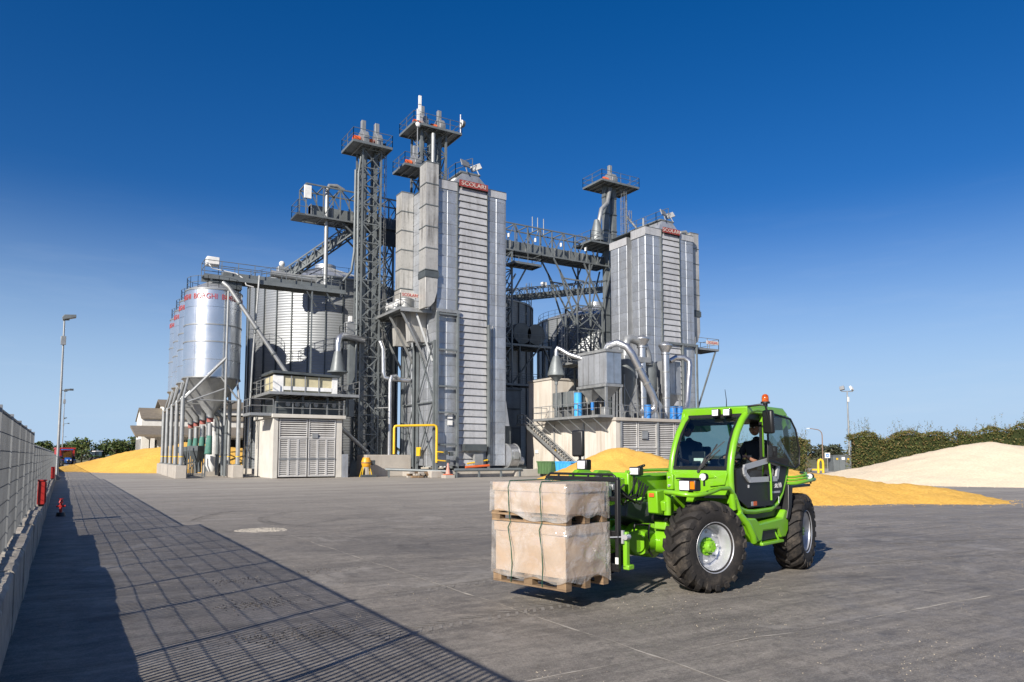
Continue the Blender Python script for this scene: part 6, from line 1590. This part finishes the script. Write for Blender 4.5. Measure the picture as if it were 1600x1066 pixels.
def hedge(lab, a, b, w, h, n, seed, twig=60, hvar=.6):
    t = thing('hedge', lab, 'hedge', (*a, 0), 'clipped hedges along the yard')
    rr = random.Random(seed); a, b = Vector((*a, 0)), Vector((*b, 0)); d = (b - a); L = d.length; d /= L; s = Vector((-d.y, d.x, 0))
    hh = lambda u: h * (1 + hvar * mnoise.noise(Vector((u * .45, seed, 0))) * .6)
    def shp(r):
        u = r.uniform(-.25, L + .25); f = r.random()
        H = hh(u) - .35 * max(0, abs(u - L / 2) / (L / 2) - .85) * 6 * .3
        k = r.random()
        bumpy = .22 * mnoise.noise(Vector((u * 1.1, f * 3, seed)))
        if k < .62: v = (r.choice((-1, 1)) * (w / 2 - abs(r.gauss(0, .16)) + bumpy * .6)); z = r.uniform(.05, H)
        else: v = r.uniform(-w / 2, w / 2); z = H - abs(r.gauss(0, .32)) + bumpy * .6
        if mnoise.noise(Vector((u * 2.3, v * 2.3 + 9, z * 2.3))) < -.22 and r.random() < .8: return None
        return a + d * u + s * v + Vector((0, 0, z))
    mb, tn = MB(), []
    leaves(mb, tn, None, n, .085, shp, rr)
    for i in range(twig):
        u = rr.uniform(0, L); v = rr.uniform(-w / 2, w / 2); base = a + d * u + s * v + Vector((0, 0, hh(u) - .2))
        tip = base + Vector((rr.gauss(0, .18), rr.gauss(0, .18), rr.uniform(.4, 1.1) * (1.5 if mnoise.noise(Vector((u * .5, seed, 5))) > 0 else .7)))
        for k in range(12):
            q = base.lerp(tip, k / 11) + Vector((rr.gauss(0, .05), rr.gauss(0, .05), 0)); qq = lambda r: q
            leaves(mb, tn, None, 1, .06, qq, rr)
    leafbuild(mb, tn, 'foliage', 'leaf', t)
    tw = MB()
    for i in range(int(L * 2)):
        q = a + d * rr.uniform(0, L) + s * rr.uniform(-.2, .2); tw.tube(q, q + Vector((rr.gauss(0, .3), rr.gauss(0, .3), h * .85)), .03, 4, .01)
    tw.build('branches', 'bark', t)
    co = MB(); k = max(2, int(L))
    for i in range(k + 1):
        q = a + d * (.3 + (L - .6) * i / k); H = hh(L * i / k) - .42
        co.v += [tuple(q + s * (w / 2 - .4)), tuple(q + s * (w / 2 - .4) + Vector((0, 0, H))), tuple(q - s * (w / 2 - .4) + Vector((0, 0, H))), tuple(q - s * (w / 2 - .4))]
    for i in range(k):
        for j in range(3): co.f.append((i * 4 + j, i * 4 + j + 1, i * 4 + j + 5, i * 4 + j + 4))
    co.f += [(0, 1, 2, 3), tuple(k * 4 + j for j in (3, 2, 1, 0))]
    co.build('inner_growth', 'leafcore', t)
M['wallw'] = mat('white_plaster', (.66, .65, .61), (.58, .57, .53), rough=.9, streak=.3, scol=(.4, .37, .32))
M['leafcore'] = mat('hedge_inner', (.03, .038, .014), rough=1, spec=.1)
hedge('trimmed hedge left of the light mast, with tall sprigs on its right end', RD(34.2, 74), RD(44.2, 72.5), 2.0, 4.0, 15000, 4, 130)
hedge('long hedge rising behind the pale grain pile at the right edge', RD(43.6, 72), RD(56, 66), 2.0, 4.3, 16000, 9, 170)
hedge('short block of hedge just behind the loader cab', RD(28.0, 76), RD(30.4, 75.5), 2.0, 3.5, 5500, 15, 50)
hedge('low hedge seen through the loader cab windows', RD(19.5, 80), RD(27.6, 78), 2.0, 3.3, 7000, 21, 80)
def tree(lab, x, y, h, w, n, seed, m='leaf2', group='trees at the horizon', lsize=.22):
    t = thing('tree', lab, 'tree', (x, y, 0), group); rr = random.Random(seed)
    tk = MB().pipe([(x, y, 0), (x + rr.gauss(0, .1), y, h * .3), (x + rr.gauss(0, .2), y, h * .6), (x, y, h * .85)], [h * .03, h * .024, h * .015, h * .005], 7)
    bl = []
    for i in range(9):
        a = rr.uniform(0, 6.28); q = rr.uniform(.15, .75) * w / 2; z = h * rr.uniform(.32, .85)
        bl.append((x + q * math.cos(a), y + q * math.sin(a), z, rr.uniform(.2, .34) * w * (1.15 - z / h * .5)))
        tk.tube((x, y, z * .6), bl[-1][:3], h * .012, 5, h * .004)
    tk.build('trunk', 'bark', t, smooth=60)
    def shp(r):
        bx, by, bz, br = r.choice(bl); v = Vector((r.gauss(0, 1), r.gauss(0, 1), r.gauss(0, 1))).normalized() * br * (r.random() ** .4)
        return (bx + v.x, by + v.y, max(.3, bz + v.z * .85))
    mb, tn = MB(), []
    leaves(mb, tn, None, n, lsize, shp, rr); leafbuild(mb, tn, 'crown', m, t)
ordn = ('leftmost', 'second', 'third', 'fourth', 'fifth', 'sixth', 'seventh', 'eighth', 'ninth', 'tenth')
rr = random.Random(5)
for i in range(10):
    px = 68 + i * 22 + rr.uniform(-5, 5); d = rr.uniform(150, 185); a = (px - 800) / 1140
    x, y = RD(a * d, d); hgt = (5.2, 5.0, 5.6, 6.0, 6.6, 5.4, 5.8, 6.6, 5.6, 5.6)[i]
    tree(f'{ordn[i]} tree from the left in the dark row beyond the tractor', x, y, hgt, hgt * 1.05, 900, 40 + i, 'leaf2', 'trees beyond the tractor', .3)
for i in range(6):
    px = (1258, 1274, 1291, 1308, 1100, 1130)[i]; d = 230; a = (px - 800) / 1140; x, y = RD(a * d, d)
    tree(('first', 'second', 'third', 'fourth', 'fifth', 'sixth')[i] + (' small hazy tree from the left beside the street lamp' if i < 4 else ' distant tree glimpsed through the loader cab glass'), x, y, 5.4 if i < 4 else 8, 6.5, 500, 70 + i, 'leaf3', 'distant trees on the right', .4)
fs = MB(); tn = []; rr = random.Random(77)
def shp(r):
    d = r.uniform(290, 330); a = r.uniform(-.85, .85); x, y = RD(a * d, d); return (x, y, r.uniform(.2, 4.2 + 1.6 * mnoise.noise(Vector((a * 22, 0, 0)))))
leaves(fs, tn, None, 9000, .8, shp, rr)
me = fs.mesh('far_wood', (0, 0, 0), None, False); me.materials.append(M['leaf3']); at = me.attributes.new('tone', 'FLOAT', 'FACE'); at.data.foreach_set('value', tn)
o = bpy.data.objects.new('far_wood', me); COL.objects.link(o); o['kind'] = 'stuff'; o['label'] = 'dark band of far woodland along the horizon'; o['category'] = 'woodland'

# ------------------------------------------------------------------ right background: mast, lamp, sign, transformer, gas riser
x, y = RD(41.5, 90)
t = thing('floodlight_mast', 'tall grey mast with twin floodlights behind the right hedge', 'light mast', (x, y, 0))
MB().pipe([(x, y, 0), (x, y, 5), (x, y, 9.7)], [.12, .1, .07], 10).build('pole', 'lsteel', t, smooth=40)
MB().bar((x - .7, y + .3, 9.7), (x + .7, y - .3, 9.7), .1).build('crossarm', 'lsteel', t)
for s in (-1, 1):
    o = MB().box(-.28, .28, -.12, .12, -.1, .42).build('floodlight', 'lsteel' if s < 0 else 'white', t, bevel=.02, local=True); o.location = (s * .62, -s * .25, 9.95); o.rotation_euler = (R(-25), R(s * 15), -YAW + s * .7)
MB().box(x - .12, x + .12, y - .2, y - .06, 8.4, 9.0).build('junction_box', 'white', t)
x, y = RD(55.2, 130)
t = thing('street_lamp', 'thin street lamp with a curved arm left of the floodlight mast', 'street lamp', (x, y, 0))
u = Vector((math.cos(YAW), -math.sin(YAW), 0))
pts = [Vector((x, y, 0)), Vector((x, y, 5.4))] + [Vector((x, y, 5.4)) - u * (1.0 * (1 - math.cos(a))) + Vector((0, 0, 1.0 * math.sin(a))) for a in (.4, .8, 1.2, 1.5)] + [Vector((x, y, 6.6)) - u * 2.2]
MB().pipe(pts, [.1, .09, .08, .07, .07, .07, .06], 8).build('pole', mat('rusty_pole', (.25, .17, .12), rough=.7), t, smooth=40)
e = pts[-1]; MB().bar(e, e - u * .55, .22, .1).build('lamp_head', 'white', t)
x, y = RD(36.2, 84)
t = thing('road_sign', 'small square sign with a blue emblem on a thin post by the transformer', 'sign', (x, y, 0))
MB().tube((x, y, 0), (x, y, 2.1), .03, 6).build('post', 'lsteel', t)
sg = MB().box(-.3, .3, -.015, .015, -.3, .3).build('sign_panel', 'white', t, local=True); sg.location = (0, 0, 1.8); sg.rotation_euler = (0, 0, -YAW)
sg = MB().lathe([(.0, 0), (.2, 0)], 20, (0, 0, 0), 'y').build('sign_emblem', 'blue', t, local=True); sg.location = (-.02 * math.sin(YAW), -.02 * math.cos(YAW), 1.8); sg.rotation_euler = (0, 0, -YAW)
sg = MB().prism([(-.12, -.03), (.03, -.03), (.03, -.09), (.13, .0), (.03, .09), (.03, .03), (-.12, .03)], 'y', -.004, .0).build('sign_arrow', 'white', t, local=True)
sg.location = (-.03 * math.sin(YAW), -.03 * math.cos(YAW), 1.8); sg.rotation_euler = (0, 0, -YAW)
x, y = RD(37.0, 84.5)
t = thing('transformer_cabinet', 'grey transformer cabinet with small warning labels beside the hedge', 'cabinet', (x, y, 0), None, -YAW + .1, True)
MB().box(-.2, 1.9, -.6, .6, 0, 1.75).build('housing', 'steel', t, bevel=.02); MB().box(-.26, 1.96, -.66, .66, 1.75, 1.85).build('roof', 'steel', t)
for i, (a, m) in enumerate(((.1, 'yellow'), (.75, 'white'), (1.45, 'yellow'))): MB().box(a, a + (.4 if m == 'white' else .22), -.625, -.605, 1.3, 1.6 if m == 'white' else 1.5).build('label_plate', m, t)
for a in (.5, 1.2): MB().box(a - .01, a + .01, -.62, -.602, .1, 1.7).build('door_gap', 'dsteel', t)
x, y = RD(31.6, 75)
t = thing('gas_riser', 'yellow bent gas pipe rising beside the short hedge', 'pipe', (x, y, 0))
MB().pipe([Vector((x, y, 0)) - u * .25, Vector((x, y, 1.0)) - u * .25, Vector((x, y, 1.28)) - u * .18, Vector((x, y, 1.38)), Vector((x, y, 1.28)) + u * .18, Vector((x, y, 1.0)) + u * .25, Vector((x, y, 0)) + u * .25], .12, 10).build('pipe', 'yellow', t, smooth=60)
MB().bar(Vector((x, y, .35)) - u * .9, Vector((x, y, .35)) + u * .2, .16).build('crosspipe', 'yellow', t)

# ------------------------------------------------------------------ left background: warehouse, tractor, small loader
x, y = RD(-57.5, 112)
t = thing('warehouse', 'white plastered warehouse with a wide canopy behind the left corn pile', 'building', (9, 122, 0))
x0, y0 = 9.6, 118
MB().box(x0, x0 + 26, y0, y0 + 9, 0, 7.2).build('wall', 'wallw', t)
MB().prism([(y0 - .0, 7.2), (y0 + 9, 7.2), (y0 + 4.5, 8.7)], 'x', x0, x0 + 26).build('gable', 'wallw', t)
MB().prism([(y0 - .3, 7.08), (y0 - .3, 7.2), (y0 + 4.5, 8.95), (y0 + 9.6, 7.2), (y0 + 9.6, 7.0), (y0 + 4.5, 8.75)], 'x', x0 - .15, x0 + 26.5).build('roof', 'tile', t)
MB().box(x0 + 2.5, x0 + 24, y0 - 4.5, y0 - 4.0, 0, 0.01).build('apron', 'conc', t)
MB().prism([(y0 - 9, 4.3), (y0 - 9, 4.6), (y0, 6.1), (y0, 5.8)], 'x', x0 - 1.5, x0 + 26).build('canopy', 'tile', t)
for i in range(9): MB().bar((x0 - 1.2 + i * 3.2, y0 - 8.8, 4.25), (x0 - 1.2 + i * 3.2, y0 - .1, 5.75), .16, .2).build('canopy_joist', 'wood', t)
MB().prism([(y0 + 1, 8.0), (y0 + 8, 8.0), (y0 + 8, 9.2), (y0 + 4.5, 10.1), (y0 + 1, 9.2)], 'x', x0 + 3, x0 + 26).build('clerestory', 'wallw', t)
MB().prism([(y0 + .4, 9.1), (y0 + 4.5, 10.3), (y0 + 8.6, 9.1), (y0 + 8.6, 8.95), (y0 + 4.5, 10.12), (y0 + .4, 8.95)], 'x', x0 + 2.4, x0 + 26.5).build('roof', 'tile', t)
for i in range(4):
    w = MB().box(x0 - .06, x0 - .01, y0 + 1.0 + i * 2, y0 + 1.9 + i * 2, 1.6, 4.2).build('window', 'dark', t); MB().box(x0 - .1, x0 - .06, y0 + 1.38 + i * 2, y0 + 1.48 + i * 2, 1.6, 4.2).build('mullion', 'wallw', w)
for i in range(3):
    w = MB().box(x0 + 1.0 + i * 2.2, x0 + 2.0 + i * 2.2, y0 - .06, y0 - .01, 1.6, 4.0).build('window', 'dark', t); MB().box(x0 + 1.45 + i * 2.2, x0 + 1.55 + i * 2.2, y0 - .1, y0 - .06, 1.6, 4.0).build('mullion', 'wallw', w)
for i in range(4): MB().box(x0 + .4 + i * 7, x0 + .9 + i * 7, y0 - 8.8, y0 - 8.3, 0, 4.3).build('canopy_post', 'wallw', t)
MB().box(x0 + 8, x0 + 25.5, y0 - .08, y0 - .01, 0, 4.2).build('opening', 'dark', t)
def tractor(lab, x, y, rz, sc, body, roofm, implement):
    t = thing('tractor', lab, 'tractor', (x, y, 0), None, rz, True); t.scale = (sc, sc, sc)
    MB().prism([(.2, .75), (1.75, .7), (1.8, 1.15), (1.6, 1.35), (.2, 1.5)], 'y', -.36, .36).build('bonnet', body, t, bevel=.05)
    MB().box(1.80, 1.83, -.28, .28, .8, 1.2).build('grille', 'black', t)
    for s in (-.22, .22): MB().box(1.81, 1.85, s - .09, s + .09, 1.05, 1.2).build('headlight', 'lens', t)
    for px_, py_ in ((.15, .6), (.15, -.6), (-1.2, .7), (-1.2, -.7)): MB().bar((px_, py_, 1.35), (px_ * .9, py_ * .95, 2.6), .08).build('cab_pillar', 'black', t)
    MB().box(-1.2, .1, -.6, .6, 1.3, 2.5).build('cab_glass', 'glass_dark', t); MB().box(-1.25, .3, -.72, .72, 2.55, 2.72).build('roof', roofm, t, bevel=.05)
    MB().box(-1.4, 1.5, -.3, .3, .5, .95).build('chassis', 'black', t)
    for wx, wy, wr, ww in ((1.35, .78, .55, .34), (1.35, -.78, .55, .34), (-.9, .82, .82, .5), (-.9, -.82, .82, .5)):
        w = MB().lathe([(wr * .55, wy - ww / 2), (wr * .9, wy - ww / 2), (wr, wy - ww / 3), (wr, wy + ww / 3), (wr * .9, wy + ww / 2), (wr * .55, wy + ww / 2)], 24, (wx, 0, wr), 'y').build('wheel', 'rubber', t, smooth=40)
        MB().lathe([(wr * .56, wy - ww / 3), (wr * .5, wy), (0, wy)], 20, (wx, 0, wr), 'y').lathe([(wr * .56, wy + ww / 3), (wr * .5, wy + .02), (0, wy + .02)], 20, (wx, 0, wr), 'y').build('rim', 'white', w, smooth=40)
        MB().box(wx - wr * .8, wx + wr * .8, wy - ww / 2, wy + ww / 2, wr * 2 + .03, wr * 2 + .07).build('mudguard', body, t)
    if implement:
        MB().box(-4.6, -1.7, -1.15, 1.15, 1.0, 2.75).build('trailer_body', 'red', t, bevel=.04); MB().box(-4.7, -1.6, -1.25, 1.25, 2.75, 2.95).build('trailer_rim', 'red', t)
        for wy in (-.95, .95): MB().lathe([(.2, -.2), (.5, -.2), (.55, 0), (.5, .2), (.2, .2)], 20, (-3.3, wy, .55), 'y').build('trailer_wheel', 'rubber', t, smooth=40)
        MB().bar((-1.7, 0, .8), (-1.2, 0, .7), .15).build('drawbar', 'black', t)
x, y = RD(-65.0, 107); tractor('blue farm tractor towing a red trailer at the end of the fence', x, y, math.atan2(-y, -x) + .12, 1.0, 'tblue', 'tblue', True)
x, y = RD(-84.5, 150); tractor('tiny green tractor far behind the left corn pile', x, y, .4, 1.0, 'green', 'white', False)
